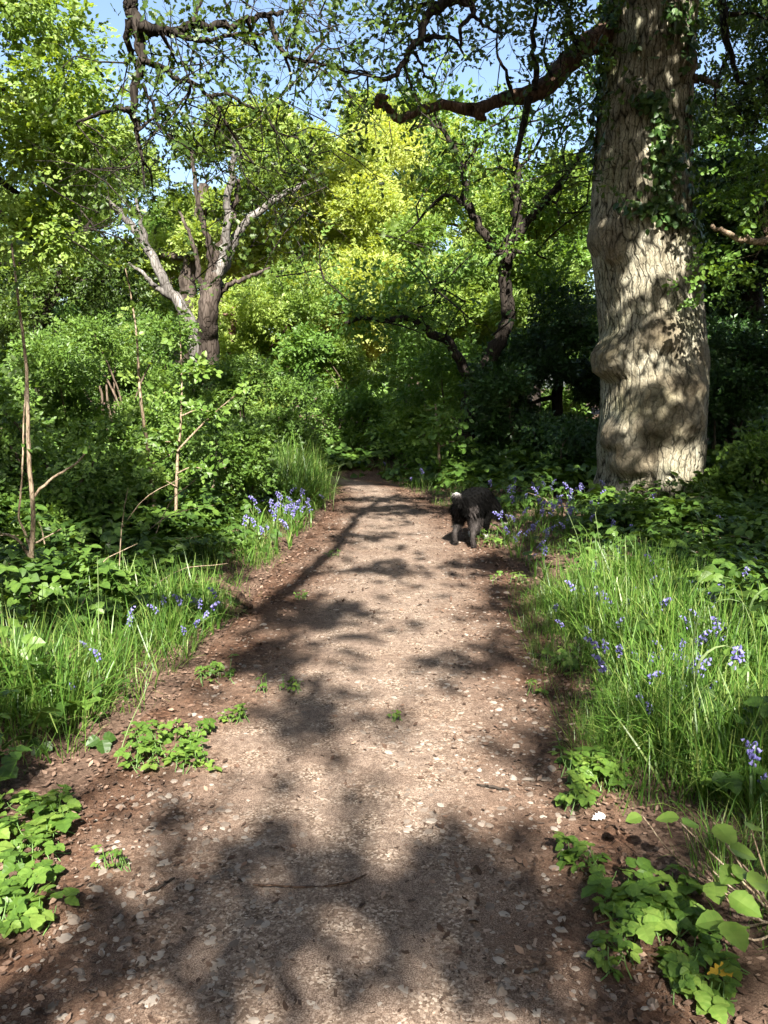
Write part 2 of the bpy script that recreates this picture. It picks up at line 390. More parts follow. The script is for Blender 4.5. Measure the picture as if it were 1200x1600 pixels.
TRIF = merge([place(OVB, (.55, 0, .05), (1, 0, -.1), (0, 0, 1), .62), place(OVB, (.45, .05, .04), (.25, 1, -.1), (.1, 0, 1), .52), place(OVB, (.45, -.05, .04), (.25, -1, -.1), (.1, 0, 1), .52)])
TRIFS = merge([place(OVS, (.55, 0, .05), (1, 0, -.1), (0, 0, 1), .62), place(OVS, (.45, .05, .04), (.25, 1, -.1), (.1, 0, 1), .52), place(OVS, (.45, -.05, .04), (.25, -1, -.1), (.1, 0, 1), .52)])

# ------------------------------------------------------------------ crowns
def clump_leaves(geo, cen, rad, n, size, outward=None, T=SPR, tiltn=.5, flat=.6, up=1.0, mi=0):
    """n sprays about the centres cen (K,3) with radius rad (K,)"""
    K = len(cen); idx = rng.integers(0, K, n)
    off = rng.normal(0, 1, (n, 3)); off = off / np.maximum(1, np.linalg.norm(off, axis=1, keepdims=True) / 1.7)
    off *= [1, 1, flat]
    pos = cen[idx] + off * np.reshape(rad, (-1, 1))[idx] * .75
    tip = off * .8 + rdir(n) * .6 + [0, 0, -.15]
    nrm = rdir(n) * (tiltn + .25) + (S * .75 + np.array([0, 0, .25])) * up + off * .3
    rc = rng.random(K)[idx] * .55 + rng.random(n) * .45
    sc = size * rng.uniform(.5, 1.4, n)
    wh = rng.integers(0, len(T), n)
    for k in range(len(T)):
        m = wh == k; scatter(geo, T[k], pos[m] - tip[m] / np.linalg.norm(tip[m], axis=1, keepdims=True) * sc[m][:, None] * .5, tip[m], nrm[m], sc[m], rc[m], mi)
def pe(x, y, rx, ry, Y, rd=None):
    c = P(x, y, Y); k = Y / F * 1.0
    a, b = rx * k, ry * k
    return c, np.array([a, rd if rd else (a + b) * .45, b])
def clumps(ells, per, inner=.45):
    cs = []
    for c, r in ells:
        m = max(5, int(per * r[0] * r[2])); d = rdir(m); f = rng.uniform(inner, 1, m) ** .6
        cs.append(c + d * r * f[:, None] * .92)
    return np.vstack(cs)
def make_tree(name, label, cat, base, trunk, r0, ells, m_leaf, m_bark, size=.3, od=4, per=1.6, crad=.55, nl=10, T=SPR, group=None, tiltn=.7, sparse_twigs=0, extra=None):
    """trunk: list of world points from the base; limbs run from it into the clumps of the crown"""
    root = empty(name, base, label, cat, group)
    tr = np.array(trunk); g = Geo()
    p, r = limb(g, tr, np.linspace(r0, r0 * .5, len(tr)), 10, 5, .12)
    cs = clumps(ells, per)
    g2 = Geo()
    ch = cs[rng.permutation(len(cs))[:nl]]
    for q in ch:
        k = int(np.clip(np.argmin(np.linalg.norm(p - q, axis=1) - p[:, 2] * .25), len(p) // 3, len(p) - 1)); a = p[k]
        mid = a * .5 + q * .5 + rng.normal(0, .12, 3) * np.linalg.norm(q - a) + [0, 0, .05 * np.linalg.norm(q - a)]
        limb(g2, [a, mid, q], [r[k] * .55, r[k] * .33, r[k] * .12], 6, 4, .5)
    if extra: extra(g2)
    g.build('trunk', m_bark, root, True)
    if g2.V: g2.build('limbs', m_bark, root, True)
    gl = Geo(); A = sum(math.pi * r_[0] * r_[2] for _, r_ in ells)
    la = .8 * 8 * .27 * .34 ** 2 * size ** 2 * .75
    n = int(od * A / la); n = min(n, 24000)
    clump_leaves(gl, cs, np.full(len(cs), crad) * rng.uniform(.6, 1.3, len(cs)), n, size, T=T, tiltn=tiltn)
    gl.build('crown', m_leaf, root)
    return root

# ------------------------------------------------------------------ the big oak
OY = 9.95
oak_prof = [(0, 945, 1086), (60, 948, 1082), (100, 946, 1079), (150, 941, 1077), (200, 936, 1076), (250, 932, 1077), (300, 929, 1078), (345, 927, 1080), (375, 925, 1084),
            (425, 934, 1090), (470, 938, 1094), (520, 941, 1097), (565, 940, 1099), (600, 942, 1101), (650, 940, 1097), (700, 934, 1096), (735, 937, 1094), (765, 930, 1096), (785, 916, 1102), (800, 900, 1112)]
zz = []
for y, a, b_ in oak_prof:
    pa, pb = P(a, y, OY), P(b_, y, OY); zz.append((pa[2], (pa[0] + pb[0]) / 2, (pb[0] - pa[0]) / 2))
zz.sort()
top = zz[-1]; zz += [(top[0] + 2, top[1] + .05, top[2] * .95), (top[0] + 4.2, top[1] + .1, top[2] * .7)]
zz.insert(0, (-.25, zz[0][1], zz[0][2] * 1.12))
zz = np.array(zz)
nzs, nth = 520, 288
zs = np.linspace(-.2, zz[-1, 0], nzs)
cx = np.interp(zs, zz[:, 0], zz[:, 1]); hw = np.interp(zs, zz[:, 0], zz[:, 2])
k5 = np.exp(-np.linspace(-2, 2, 13) ** 2); k5 /= k5.sum()
sm = lambda a: np.convolve(np.pad(a, 6, 'edge'), k5, 'valid')
cx, hw = sm(cx), sm(hw)
th = np.linspace(0, 2 * np.pi, nth, endpoint=False)
TH, ZS = np.meshgrid(th, zs)
rad = hw[:, None] * np.ones_like(TH)
flare = np.clip(1 - ZS / .7, 0, 1) ** 2
rad = rad * (1 + flare * .10 * np.sin(TH * 5 + 1.0)) 
rad += .02 * (fbm(np.cos(TH) * 2 + 5, ZS * 1.3 + np.sin(TH) * 2, 3) - .5) * 2
WX = cx[:, None] + rad * np.cos(TH); WY = OY + rad * np.sin(TH); WZ = ZS.copy()
NXn, NYn = np.cos(TH), np.sin(TH)
burls = [(946, 572, 36, .19), (1008, 532, 34, .08), (1015, 655, 60, .19), (1078, 565, 30, .04), (968, 724, 34, .16), (948, 688, 26, .13), (922, 372, 30, .06),
         (1070, 432, 24, .05), (946, 400, 18, .06), (1060, 95, 22, .06), (1060, 600, 26, .05)]
bmask = np.zeros_like(TH)
for bx_, by_, br, pr in burls:
    q = P(bx_, by_, OY - .4); z0 = q[2]; i = np.argmin(abs(zs - z0))
    sn = np.clip((P(bx_, by_, OY)[0] - cx[i]) / hw[i], -.97, .97); t0 = -math.acos(sn)          # on the viewer's side
    c = np.array([cx[i] + hw[i] * math.cos(t0), OY + hw[i] * math.sin(t0), z0]); rr = br / F * 9.5
    d2 = ((WX - c[0]) ** 2 + (WY - c[1]) ** 2 + ((WZ - c[2]) * np.where(WZ < c[2], 1.9, .85)) ** 2) / rr ** 2
    w = np.exp(-d2 ** 1.8 * .9); rad = rad + pr * w * (1 + .5 * (fbm(TH * 9, ZS * 9, 9) - .5)); bmask = np.maximum(bmask, w)
# knot hole
q = P(1046, 127, OY - .4); i = np.argmin(abs(zs - q[2])); t0 = -math.acos(np.clip((q[0] * OY / (OY - .4) - cx[i]) / hw[i], -.9, .9))
dh = ((TH - (t0 + 2 * np.pi)) * hw[i]) ** 2 / .05 ** 2 + (WZ - q[2]) ** 2 / .065 ** 2
rad -= .16 * np.exp(-dh ** 2) - .03 * np.exp(-((dh - 1.8) ** 2))
# bark furrows: long wandering ridges
wx = TH * 7.8 + .9 * (fbm(TH * 3, ZS * 2.2, 1) - .5) * 3 + .6 * (vnoise(TH * 14, ZS * 5, 2) - .5)
fur = np.abs(((wx * 1.0) % 1.0) - .5) * 2
cross = vnoise(TH * 16, ZS * 6.5, 11)
fur = np.minimum(fur, np.clip(cross * 3.2 - .25, 0, 1))
ridge = np.clip(fur / .26, 0, 1)
ridge = ridge * (1 - .7 * bmask) + bmask * (fbm(TH * 40, ZS * 36, 6) * .9)
rad += (ridge - .5) * .020 + .012 * (fbm(TH * 22, ZS * 9, 13) - .5)
WX = cx[:, None] + rad * np.cos(TH); WY = OY + rad * np.sin(TH)
oak = empty('old_oak', (cx[0], OY, 0), 'huge old oak with furrowed grey trunk, swollen burls and ivy, beside the path', 'tree')
V = np.stack([WX, WY, WZ], -1).reshape(-1, 3)
i = np.arange(nzs - 1)[:, None] * nth; j = np.arange(nth)[None]; k = (j + 1) % nth
g_ = Geo(); g_.add(V, np.stack([i + j, i + k, i + nth + k, i + nth + j], -1).reshape(-1, 4))
m, n, l, b, out = mat('old_oak_bark')
a = n.new('ShaderNodeAttribute'); a.attribute_name = 'ridge'
a2 = n.new('ShaderNodeAttribute'); a2.attribute_name = 'burl'
tc = n.new('ShaderNodeTexCoord'); ns = n.new('ShaderNodeTexNoise'); ns.inputs['Scale'].default_value = 3.2; ns.inputs['Detail'].default_value = 8
ns2 = n.new('ShaderNodeTexNoise'); ns2.inputs['Scale'].default_value = 45; ns2.inputs['Detail'].default_value = 5
l.new(tc.outputs['Object'], ns.inputs[0]); l.new(tc.outputs['Object'], ns2.inputs[0])
r1 = ramp(n, [(.32, (.15, .13, .09)), (.5, (.26, .238, .175)), (.68, (.345, .328, .255))]); l.new(ns.outputs[0], r1.inputs[0])
gr = ramp(n, [(.52, (0, 0, 0)), (.7, (.55, .55, .55))]); 
nsg = n.new('ShaderNodeTexNoise'); nsg.inputs['Scale'].default_value = 1.5; nsg.inputs['Detail'].default_value = 4; l.new(tc.outputs['Object'], nsg.inputs[0]); l.new(nsg.outputs[0], gr.inputs[0])
mg = n.new('ShaderNodeMixRGB'); l.new(gr.outputs[0], mg.inputs[0]); l.new(r1.outputs[0], mg.inputs[1]); mg.inputs[2].default_value = (.19, .20, .10, 1)
mb = n.new('ShaderNodeMixRGB'); mb.inputs[2].default_value = (.17, .13, .085, 1); l.new(a2.outputs['Fac'], mb.inputs[0]); l.new(mg.outputs[0], mb.inputs[1])
rr_ = ramp(n, [(0, (.5, .48, .45)), (.5, (.9, .89, .88)), (1, (1.05, 1.05, 1.05))]); l.new(a.outputs['Fac'], rr_.inputs[0])
r3 = ramp(n, [(.3, (.72, .7, .68)), (.7, (1.15, 1.15, 1.15))]); l.new(ns2.outputs[0], r3.inputs[0])
m1 = n.new('ShaderNodeMixRGB'); m1.blend_type = 'MULTIPLY'; m1.inputs[0].default_value = 1; l.new(mb.outputs[0], m1.inputs[1]); l.new(rr_.outputs[0], m1.inputs[2])
m2 = n.new('ShaderNodeMixRGB'); m2.blend_type = 'MULTIPLY'; m2.inputs[0].default_value = 1; l.new(m1.outputs[0], m2.inputs[1]); l.new(r3.outputs[0], m2.inputs[2])
aw = n.new('ShaderNodeAttribute'); aw.attribute_name = 'wrap'; sx = n.new('ShaderNodeSeparateXYZ'); l.new(tc.outputs['Object'], sx.inputs[0])
nw = n.new('ShaderNodeTexNoise'); nw.inputs['Scale'].default_value = 5; nw.inputs['Detail'].default_value = 3; l.new(tc.outputs['Object'], nw.inputs[0])
wp_ = n.new('ShaderNodeMath'); wp_.operation = 'MULTIPLY_ADD'; wp_.inputs[1].default_value = .16; l.new(nw.outputs[0], wp_.inputs[0]); l.new(aw.outputs['Fac'], wp_.inputs[2])
def cracks(sc, stretch, width, dark):
    cb = n.new('ShaderNodeCombineXYZ'); zz_ = n.new('ShaderNodeMath'); zz_.operation = 'MULTIPLY'; zz_.inputs[1].default_value = stretch; l.new(sx.outputs[2], zz_.inputs[0])
    l.new(wp_.outputs[0], cb.inputs[0]); l.new(zz_.outputs[0], cb.inputs[1])
    vo = n.new('ShaderNodeTexVoronoi'); vo.voronoi_dimensions = '2D'; vo.feature = 'DISTANCE_TO_EDGE'; vo.inputs['Scale'].default_value = sc; vo.inputs['Randomness'].default_value = .9; l.new(cb.outputs[0], vo.inputs[0])
    rc_ = ramp(n, [(0, (dark,) * 3), (width, (1, 1, 1))]); l.new(vo.outputs[0], rc_.inputs[0]); return rc_
ck1 = cracks(13, .17, .11, .10); ck2 = cracks(30, .24, .10, .45)
mk_ = n.new('ShaderNodeMixRGB'); mk_.blend_type = 'MULTIPLY'; mk_.inputs[0].default_value = 1; l.new(ck1.outputs[0], mk_.inputs[1]); l.new(ck2.outputs[0], mk_.inputs[2])
# the burls have no long plates
mk2 = n.new('ShaderNodeMixRGB'); l.new(a2.outputs['Fac'], mk2.inputs[0]); l.new(mk_.outputs[0], mk2.inputs[1]); mk2.inputs[2].default_value = (.8, .8, .8, 1)
m3 = n.new('ShaderNodeMixRGB'); m3.blend_type = 'MULTIPLY'; m3.inputs[0].default_value = 1; l.new(m2.outputs[0], m3.inputs[1]); l.new(mk2.outputs[0], m3.inputs[2])
l.new(m3.outputs[0], b.inputs['Base Color']); b.inputs['Roughness'].default_value = .92; b.inputs['Specular IOR Level'].default_value = .12
bp = n.new('ShaderNodeBump'); bp.inputs['Strength'].default_value = .5; bp.inputs['Distance'].default_value = .02
hb = n.new('ShaderNodeMath'); hb.operation = 'MULTIPLY_ADD'; hb.inputs[1].default_value = .45; l.new(ns2.outputs[0], hb.inputs[0]); l.new(mk2.outputs[0], hb.inputs[2]); l.new(hb.outputs[0], bp.inputs['Height']); l.new(bp.outputs[0], b.inputs['Normal'])
M_oakbark = m
to = g_.build('trunk', M_oakbark, oak, True)
for nm, arr in (('wrap', ((TH - np.pi / 2) % (2 * np.pi)) * .62), ('ridge', np.clip(ridge, 0, 1)), ('burl', bmask * .55)):
    at = to.data.attributes.new(nm, 'FLOAT', 'POINT'); at.data.foreach_set('value', arr.ravel().astype(np.float32))
def on_oak(px, py, outset=.03):
    z = P(px, py, OY - .5)[2]; 
    for _ in range(3):
        i = int(np.argmin(abs(zs - z))); sn = np.clip((P(px, py, OY)[0] - cx[i]) / hw[i], -1, 1)
        yy = OY - hw[i] * math.sqrt(max(0, 1 - sn ** 2)); q = P(px, py, yy); z = q[2]
        sn = np.clip((q[0] - cx[i]) / hw[i], -1, 1)
    t = -math.acos(sn); kk = int(round((t % (2 * np.pi)) / (2 * np.pi) * nth)) % nth; rr = rad[i, kk] + outset
    return np.array([cx[i] + rr * math.cos(t), OY + rr * math.sin(t), zs[i]]), np.array([math.cos(t), math.sin(t), 0.15])
# ivy climbing the trunk
ivy_patches = [(1050, 30, 24, 34, 55), (1068, 75, 16, 40, 40), (1020, 160, 22, 18, 50), (1030, 200, 16, 35, 60), (1035, 250, 20, 40, 80), (1032, 300, 18, 30, 60), (1040, 335, 20, 18, 40),
               (1000, 325, 20, 14, 30), (945, 60, 16, 70, 110), (946, 150, 12, 60, 80), (940, 215, 9, 40, 40), (1074, 300, 10, 60, 60), (1080, 350, 12, 40, 40), (1072, 190, 10, 50, 50), (1055, 345, 12, 10, 20), (1000, 70, 10, 8, 8), (1082, 400, 8, 40, 20), (965, 10, 14, 30, 50)]
gi = Geo(); gs = Geo()
for (x, y, rx, ry, k) in ivy_patches:
    ps, ns_ = [], []
    for _ in range(int(k * 1.5)):
        q, nn = on_oak(x + rng.normal() * rx * .55, y + rng.normal() * ry * .55, rng.uniform(.01, .1)); ps.append(q); ns_.append(nn)
    ps = np.array(ps); ns_ = np.array(ns_)
    scatter(gi, OVS, ps, rdir(len(ps)) * .7 + [0, 0, -.6], ns_ + rdir(len(ps)) * .45 + [0, 0, .3], rng.uniform(.06, .11, len(ps)))
    pts = [on_oak(x + rng.normal() * rx * .2, y + ry * f, .012)[0] for f in np.linspace(1.1, -1.1, 6)]
    limb(gs, pts, np.full(6, .009), 5, 4, .3)
io = gi.build('ivy', M_ivy, oak); 
ist = gs.build('ivy_stems', M_bark_m, oak, True); ist.parent = io
# the crooked limb over the path and the other branches in view
lim = Geo(); tips_oak = []
cl = [(968, 40), (943, 54), (908, 78), (879, 106), (862, 128), (832, 147), (792, 153), (765, 163), (748, 170), (722, 170), (692, 163), (668, 170), (652, 174), (625, 186), (611, 176), (599, 163), (588, 166), (592, 152), (605, 152)]
cr = [22, 21, 20, 18.5, 16.5, 15, 12, 9.5, 11, 9.5, 7.5, 8.5, 7, 7, 6, 6, 3.5, 5, 3]
pts = np.array([P(x, y, 9.95 - .1 * i) for i, (x, y) in enumerate(cl)]); limb(lim, pts, np.array(cr) / F * 7.9, 12, 5, .05, .05)
limb(lim, pxl([(735, 172), (752, 182), (757, 187)], 8.9), np.array([8, 6, 3]) / F * 8.9, 7)
lo = lim.build('broken_limb', M_bark_red, oak, True)
tw = Geo()
def bundle(geo, lines, Y, dY=0, sides=7, tips=None, own=None):
    for px, r in lines:
        if own: geo = Geo()
        p = pxl(px, Y, dY); p, _ = limb(geo, p, np.linspace(r[0], r[1], len(px)) / F * Y, sides, 4, .35)
        if tips is not None: tips.extend(list(p))
        if own: geo.build(own[0], own[1], own[2], True)
upper = [([(760, -120), (725, -50), (705, -8), (698, 5), (669, 23), (657, 58), (640, 76), (631, 99), (608, 125), (576, 117)], (10, 2.5)),
         ([(698, 2), (733, 6), (739, 23), (719, 41), (721, 72)], (6, 2)), ([(698, 0), (646, 12), (620, 32), (605, 44)], (4, 1.5)),
         ([(658, 58), (692, 57), (712, 64), (724, 84)], (4, 1.5)), ([(640, 76), (655, 95), (664, 118)], (3, 1)), ([(739, 23), (762, 45), (790, 52)], (3, 1)), ([(576, 117), (560, 110), (540, 118)], (2, .8)), ([(631, 99), (640, 130), (655, 165)], (2, .8))]
BO = ('branch', M_bark_d, oak)
bundle(None, upper, 8.0, 0, 7, tips_oak, BO)
bundle(tw, [([(827, 150), (819, 190), (812, 218), (805, 245)], (6, 3)), ([(836, 140), (838, 100), (832, 60), (838, 20), (846, -30)], (5, 2)), ([(800, 150), (790, 110), (776, 80), (778, 40)], (3, 1)),
            ([(862, 120), (850, 85), (858, 40)], (3, 1)), ([(905, 80), (890, 40), (880, 0)], (5, 2))], 9.2, 0, 6, tips_oak, BO)
bundle(tw, [([(1090, -60), (1125, 0), (1130, 30), (1140, 75), (1148, 110)], (8, 3)), ([(1148, 110), (1160, 130), (1190, 122)], (4, 2)), ([(1128, 30), (1165, 20), (1200, 30)], (4, 1.5)), ([(1140, 80), (1120, 130), (1118, 165)], (3, 1.5))], 10.8, 0, 6, tips_oak, BO)
st = Geo(); limb(st, [on_oak(1074, 122, -.15)[0], P(1090, 122, 9.7), P(1108, 127, 9.6), P(1126, 137, 9.5)], np.array([7, 6, 4, 2]) / F * 9.6, 8); st.build('dead_stub', M_bark_m, oak, True)

# ------------------------------------------------------------------ shade plan of the canopy: where its leaves let the sun through
CELL = .08; X0, X1, Y0, Y1 = -10, 9, .2, 31
ax, ay = np.arange(X0, X1, CELL), np.arange(Y0, Y1, CELL)
AX, AY = np.meshgrid(ax, ay)
nz = fbm(AX * .9, AY * .75, 21, 3); nz = np.clip((nz - .5) * 2.1 + .5, 0, 1)
reg = np.full(AX.shape, .5)
def setreg(cond, v): reg[cond] = v
left_edge = np.interp(AY, Lr[:300, 1], Lr[:300, 0]); right_edge = np.interp(AY, Rr[:300, 1], Rr[:300, 0])
setreg(AX < left_edge, .42); setreg((AX < left_edge - 1.2), .45); setreg((AX < -1) & (AY > 10), .2); setreg((AY > 16) & (AX < 0), .06)
setreg((AX > right_edge) & (AY < 5.6), .36); setreg((AX > right_edge) & (AY >= 5.6), .80); setreg((AX > 1.6) & (AY > 9.5), .86); setreg((AX > 4.0) & (AY > 8), .86); setreg((AX > 1.6) & (AX < 5.2) & (AY >= 18.5), .12); setreg((AX >= 5.2) & (AY > 19), .72)
setreg((AX > -1.0) & (AX < 1.8) & (AY > 12) & (AY < 15.5), .75); setreg((AX > -1.6) & (AX < 2.6) & (AY >= 15.5), .25); setreg((AX > -1.6) & (AX < 2.6) & (AY >= 18.5), .1)
setreg((AX > -3.0) & (AX < .4) & (AY > 11.5) & (AY < 14.4), .97); setreg((AX >= -.8) & (AX < 2.6) & (AY > 13.4) & (AY < 16.8), .9)
setreg((AX < left_edge) & (AY < 5.4) & (AY > 3.2), .55)
D = np.clip((reg - nz) / .14 + .5, 0, 1)
inp = (AX > left_edge - .35) & (AX < right_edge + .3) & (AY < 12)
wp = np.clip(np.minimum(AX - left_edge + .35, right_edge + .3 - AX) / .3, 0, 1) * (AY < 12)
Dp = np.where(AY > 5, .04, .12) * np.clip((nz - .55) * 2.2, 0, 1) + .008
PXX, PYY, _ = proj(np.stack([AX, AY, AX * 0], -1))
nj = (fbm(AX * 3, AY * 3, 31) - .5)
def blob(D, x, y, rx, ry, s, soft=.35):
    d = np.sqrt(((PXX - x) / rx) ** 2 + ((PYY - y) / ry) ** 2) + nj * .6
    return np.maximum(D, s * np.clip((1 - d) / soft + .5, 0, 1))
for q in [(235, 1475, 120, 45, .95), (330, 1390, 75, 60, .85), (420, 1400, 120, 62, .97), (560, 1430, 170, 62, 1), (700, 1440, 150, 70, .95), (640, 1370, 150, 40, .85), (760, 1345, 110, 45, .8), (850, 1450, 90, 70, .6),
          (330, 1340, 45, 30, .7), (150, 1510, 110, 50, .7), (60, 1560, 120, 50, .8), (600, 1592, 42, 22, 1), (330, 1490, 240, 50, .7), (850, 1540, 190, 70, .6), (620, 1500, 200, 40, .65), (480, 1575, 420, 30, .45), (150, 1440, 70, 60, .5), (860, 1160, 80, 110, .38), (800, 1000, 60, 50, .35), (500, 1385, 160, 60, .95), (400, 1440, 170, 60, .9), (620, 1410, 200, 50, .95), (900, 1380, 60, 40, .6), (900, 1130, 50, 40, .35),  # includes a leaf clump standing in for the viewer's head shadow
          (465, 1132, 62, 32, 1), (492, 1100, 40, 22, .8), (575, 1146, 60, 14, .75), (470, 966, 78, 28, 1), (415, 1040, 52, 28, .95), (700, 1050, 50, 18, .5), 
          (590, 893, 60, 9, .7), (780, 885, 90, 17, .85), (650, 800, 120, 7, .75), (560, 845, 50, 7, .5), (640, 783, 110, 5, .6), (880, 1040, 60, 24, .6), (780, 1030, 40, 14, .5), (810, 1170, 60, 22, .35), (850, 1230, 60, 25, .4), (800, 930, 40, 12, .6)]:
    Dp = blob(Dp, *q)
D = D * (1 - wp) + Dp * wp
for q in [(780, 790, 50, 20, .8), (1060, 1330, 120, 30, .8), (1000, 1545, 140, 40, .75), (1150, 1500, 60, 60, .6)]: D = blob(D, *q)
def unblob(D, x, y, rx, ry, s, soft=.5):
    d = np.sqrt(((PXX - x) / rx) ** 2 + ((PYY - y) / ry) ** 2) + nj * .9
    return D * (1 - s * np.clip((1 - d) / soft + .5, 0, 1))
for q in [(265, 1180, 80, 40, .95), (470, 790, 50, 28, .9), (1000, 1140, 120, 70, .85), (930, 990, 60, 40, .8), (1000, 1430, 90, 45, .9), (920, 1250, 60, 40, .8), (1130, 1300, 90, 40, .8), (60, 1370, 70, 60, .75), (700, 762, 30, 16, .85), (1050, 1010, 60, 30, .6), (440, 765, 70, 30, .9), (200, 1000, 90, 22, .6), (300, 910, 60, 20, .5), (725, 840, 75, 30, .95)]: D = unblob(D, *q)
# light on the oak's trunk: patches, each carried along the sun's rays to the shade plan
def to_plan(p): return p[0] - S[0] * p[2] / S[2], p[1] - S[1] * p[2] / S[2]
tr_lit = [(1062, 30, 22, 40, .8), (1000, 20, 20, 30, .45), (985, 240, 36, 34, .9), (960, 300, 30, 40, .9), (1000, 300, 20, 30, .6), (945, 350, 16, 50, .9), (1000, 430, 44, 36, 1), (960, 470, 22, 40, .95), (1040, 400, 36, 40, .9), (1020, 560, 30, 60, .8), (1070, 520, 24, 60, .9), (1045, 610, 30, 26, .6), (955, 555, 22, 18, .7), (950, 640, 14, 40, .7), (965, 680, 26, 14, .8),
          (1060, 720, 34, 34, 1), (1015, 740, 30, 26, .6), (950, 740, 14, 30, .7)]
tm = np.zeros(AX.shape)
a_, b2 = to_plan(P(935, 785, 9.4)), to_plan(P(1090, 785, 9.4)); c_ = to_plan(P(1010, 0, 9.4))
on_tr = (AX > a_[0] - .12) & (AX < b2[0] + .1) & (AY > a_[1] - .05) & (AY < c_[1] + 2)
DT = np.where(on_tr, .94, D)
for x, y, rx, ry, s in tr_lit:
    q = on_oak(x, y, 0)[0]; px_, py_ = to_plan(q); kx = 1.3 * rx / F * 9.4; ky = 1.3 * ry / F * 9.4 / math.tan(SUN_EL)
    # patches lean from upper right to lower left
    d = np.sqrt(((AX - px_ - (AY - py_) * .12) / kx) ** 2 + ((AY - py_) / ky) ** 2) + nj * .35
    DT = np.where(on_tr, DT * (1 - s * np.clip((1 - d) / .5 + .5, 0, 1)), DT)
D = DT
DAXV = np.array([AX.ravel(), AY.ravel()]).T
# unseen high canopy leaves, set along the sun's rays to cast the planned shade
LS = .17; la = .27 * LS ** 2 * .72
lam = D.ravel() ** 1.0 * 3.8 / la * CELL ** 2 * math.sin(SUN_EL)
cnt = rng.poisson(lam)
gp = np.repeat(DAXV, cnt, 0) + rng.uniform(0, CELL, (cnt.sum(), 2))
layer = fbm(gp[:, 0] * .5, gp[:, 1] * .5, 41); h = 6.6 + 2.6 * np.clip(layer * 1.6 - .3, 0, 1) + rng.normal(0, .35, len(gp))
h = np.where(gp[:, 1] < 2.2, h * .8, h)
pos = np.c_[gp + (S[:2] / S[2])[None] * h[:, None], h]
for _ in range(14):
    x, y, dep = proj(pos); bad = (dep > 0) & (y > -25) & (x > -120) & (x < 1320)
    if not bad.any(): break
    h = np.where(bad, h + 1.3, h); pos = np.c_[gp + (S[:2] / S[2])[None] * h[:, None], h]
print('canopy leaves', len(pos))
mine = (pos[:, 0] > .9) & (pos[:, 1] > -1.0)
def canopy(mask):
    g = Geo(); p = pos[mask]; scatter(g, LEAF, p, rdir(len(p)), rdir(len(p)) * .6 + S[None] * 1.0, LS * rng.uniform(.7, 1.3, len(p))); return g
OAKCAN, OVERCAN = canopy(mine), canopy(~mine)
# unseen extra leaves added behind the viewer and to both sides, blocking sky light
n = 60000; gp = np.c_[rng.uniform(-17, 15, n), rng.uniform(-16, 18, n)]
outer = (gp[:, 1] < .15) | (gp[:, 0] < X0) | (gp[:, 0] > X1); gp = gp[outer]; gp = gp[fbm(gp[:, 0] * .4, gp[:, 1] * .4, 71) > .22]
h = rng.uniform(6.0, 9.5, len(gp)); p = np.c_[gp + (S[:2] / S[2])[None] * h[:, None], h]; x, y, dep = proj(p); p = p[~((dep > 0) & (y > -40) & (x > -200) & (x < 1400))]
scatter(OVERCAN, LEAF, p, rdir(len(p)), rdir(len(p)) * .6 + [0, 0, 1], .36 * rng.uniform(.7, 1.3, len(p)))
def leaf_twigs(geo, tips, n, size, rad, T=SPRO, filt=None):
    t = np.array(tips); c = t[rng.integers(0, len(t), n)]
    clump_leaves(geo, c, np.full(len(c), rad), n, size, T=T, tiltn=.9, flat=.8)
for k in range(70):
    t = tips_oak[rng.integers(0, len(tips_oak))]; grow(BT := Geo(), t, rng.normal(size=3) + [-.2, -.2, 0], .007, rng.uniform(.4, .9), 1, tips_oak, 4, .0, .4, 3); BT.build('twig', M_bark_d, oak, True)
leaf_twigs(OAKCAN, tips_oak, 520, .17, .2)
# the oak's own foliage in view at the top of the picture
def vis(geo, ells, od, size, T, per=3, crad=.35, tiltn=.8):
    cs = clumps(ells, per, .1); A = sum(math.pi * r_[0] * r_[2] for _, r_ in ells); n = int(od * A / (.15 * size ** 2))
    clump_leaves(geo, cs, np.full(len(cs), crad) * rng.uniform(.6, 1.3, len(cs)), n, size, T=T, tiltn=tiltn); return cs
vis(OAKCAN, [pe(880, 20, 75, 60, 9.0), pe(800, 10, 80, 50, 9.0), pe(690, 15, 100, 40, 8.3)], .8, .19, SPRO)
vis(OAKCAN, [pe(1150, 30, 80, 60, 10.5), pe(1120, 150, 40, 60, 11), pe(915, 130, 30, 60, 9.4)], .7, .2, SPRO)
OAKCAN.build('crown', M_oak, oak)

# ------------------------------------------------------------------ the oak behind the viewer whose boughs reach over the path
ov = empty('overhanging_oak', (-3.3, -2.6, 0), 'dark oak whose thin leafy boughs hang over the path at top left', 'tree')
g = Geo(); limb(g, [(-3.3, -2.6, -.1), (-3.25, -2.55, 1.5), (-3.3, -2.4, 3), (-3.2, -2.2, 4.6), (-3.0, -2.0, 6.2), (-2.7, -1.6, 8.0)], [.42, .34, .31, .28, .22, .12], 14, 6, .05); g.build('trunk', M_bark_m, ov, True)
g = Geo(); tips_ov = []
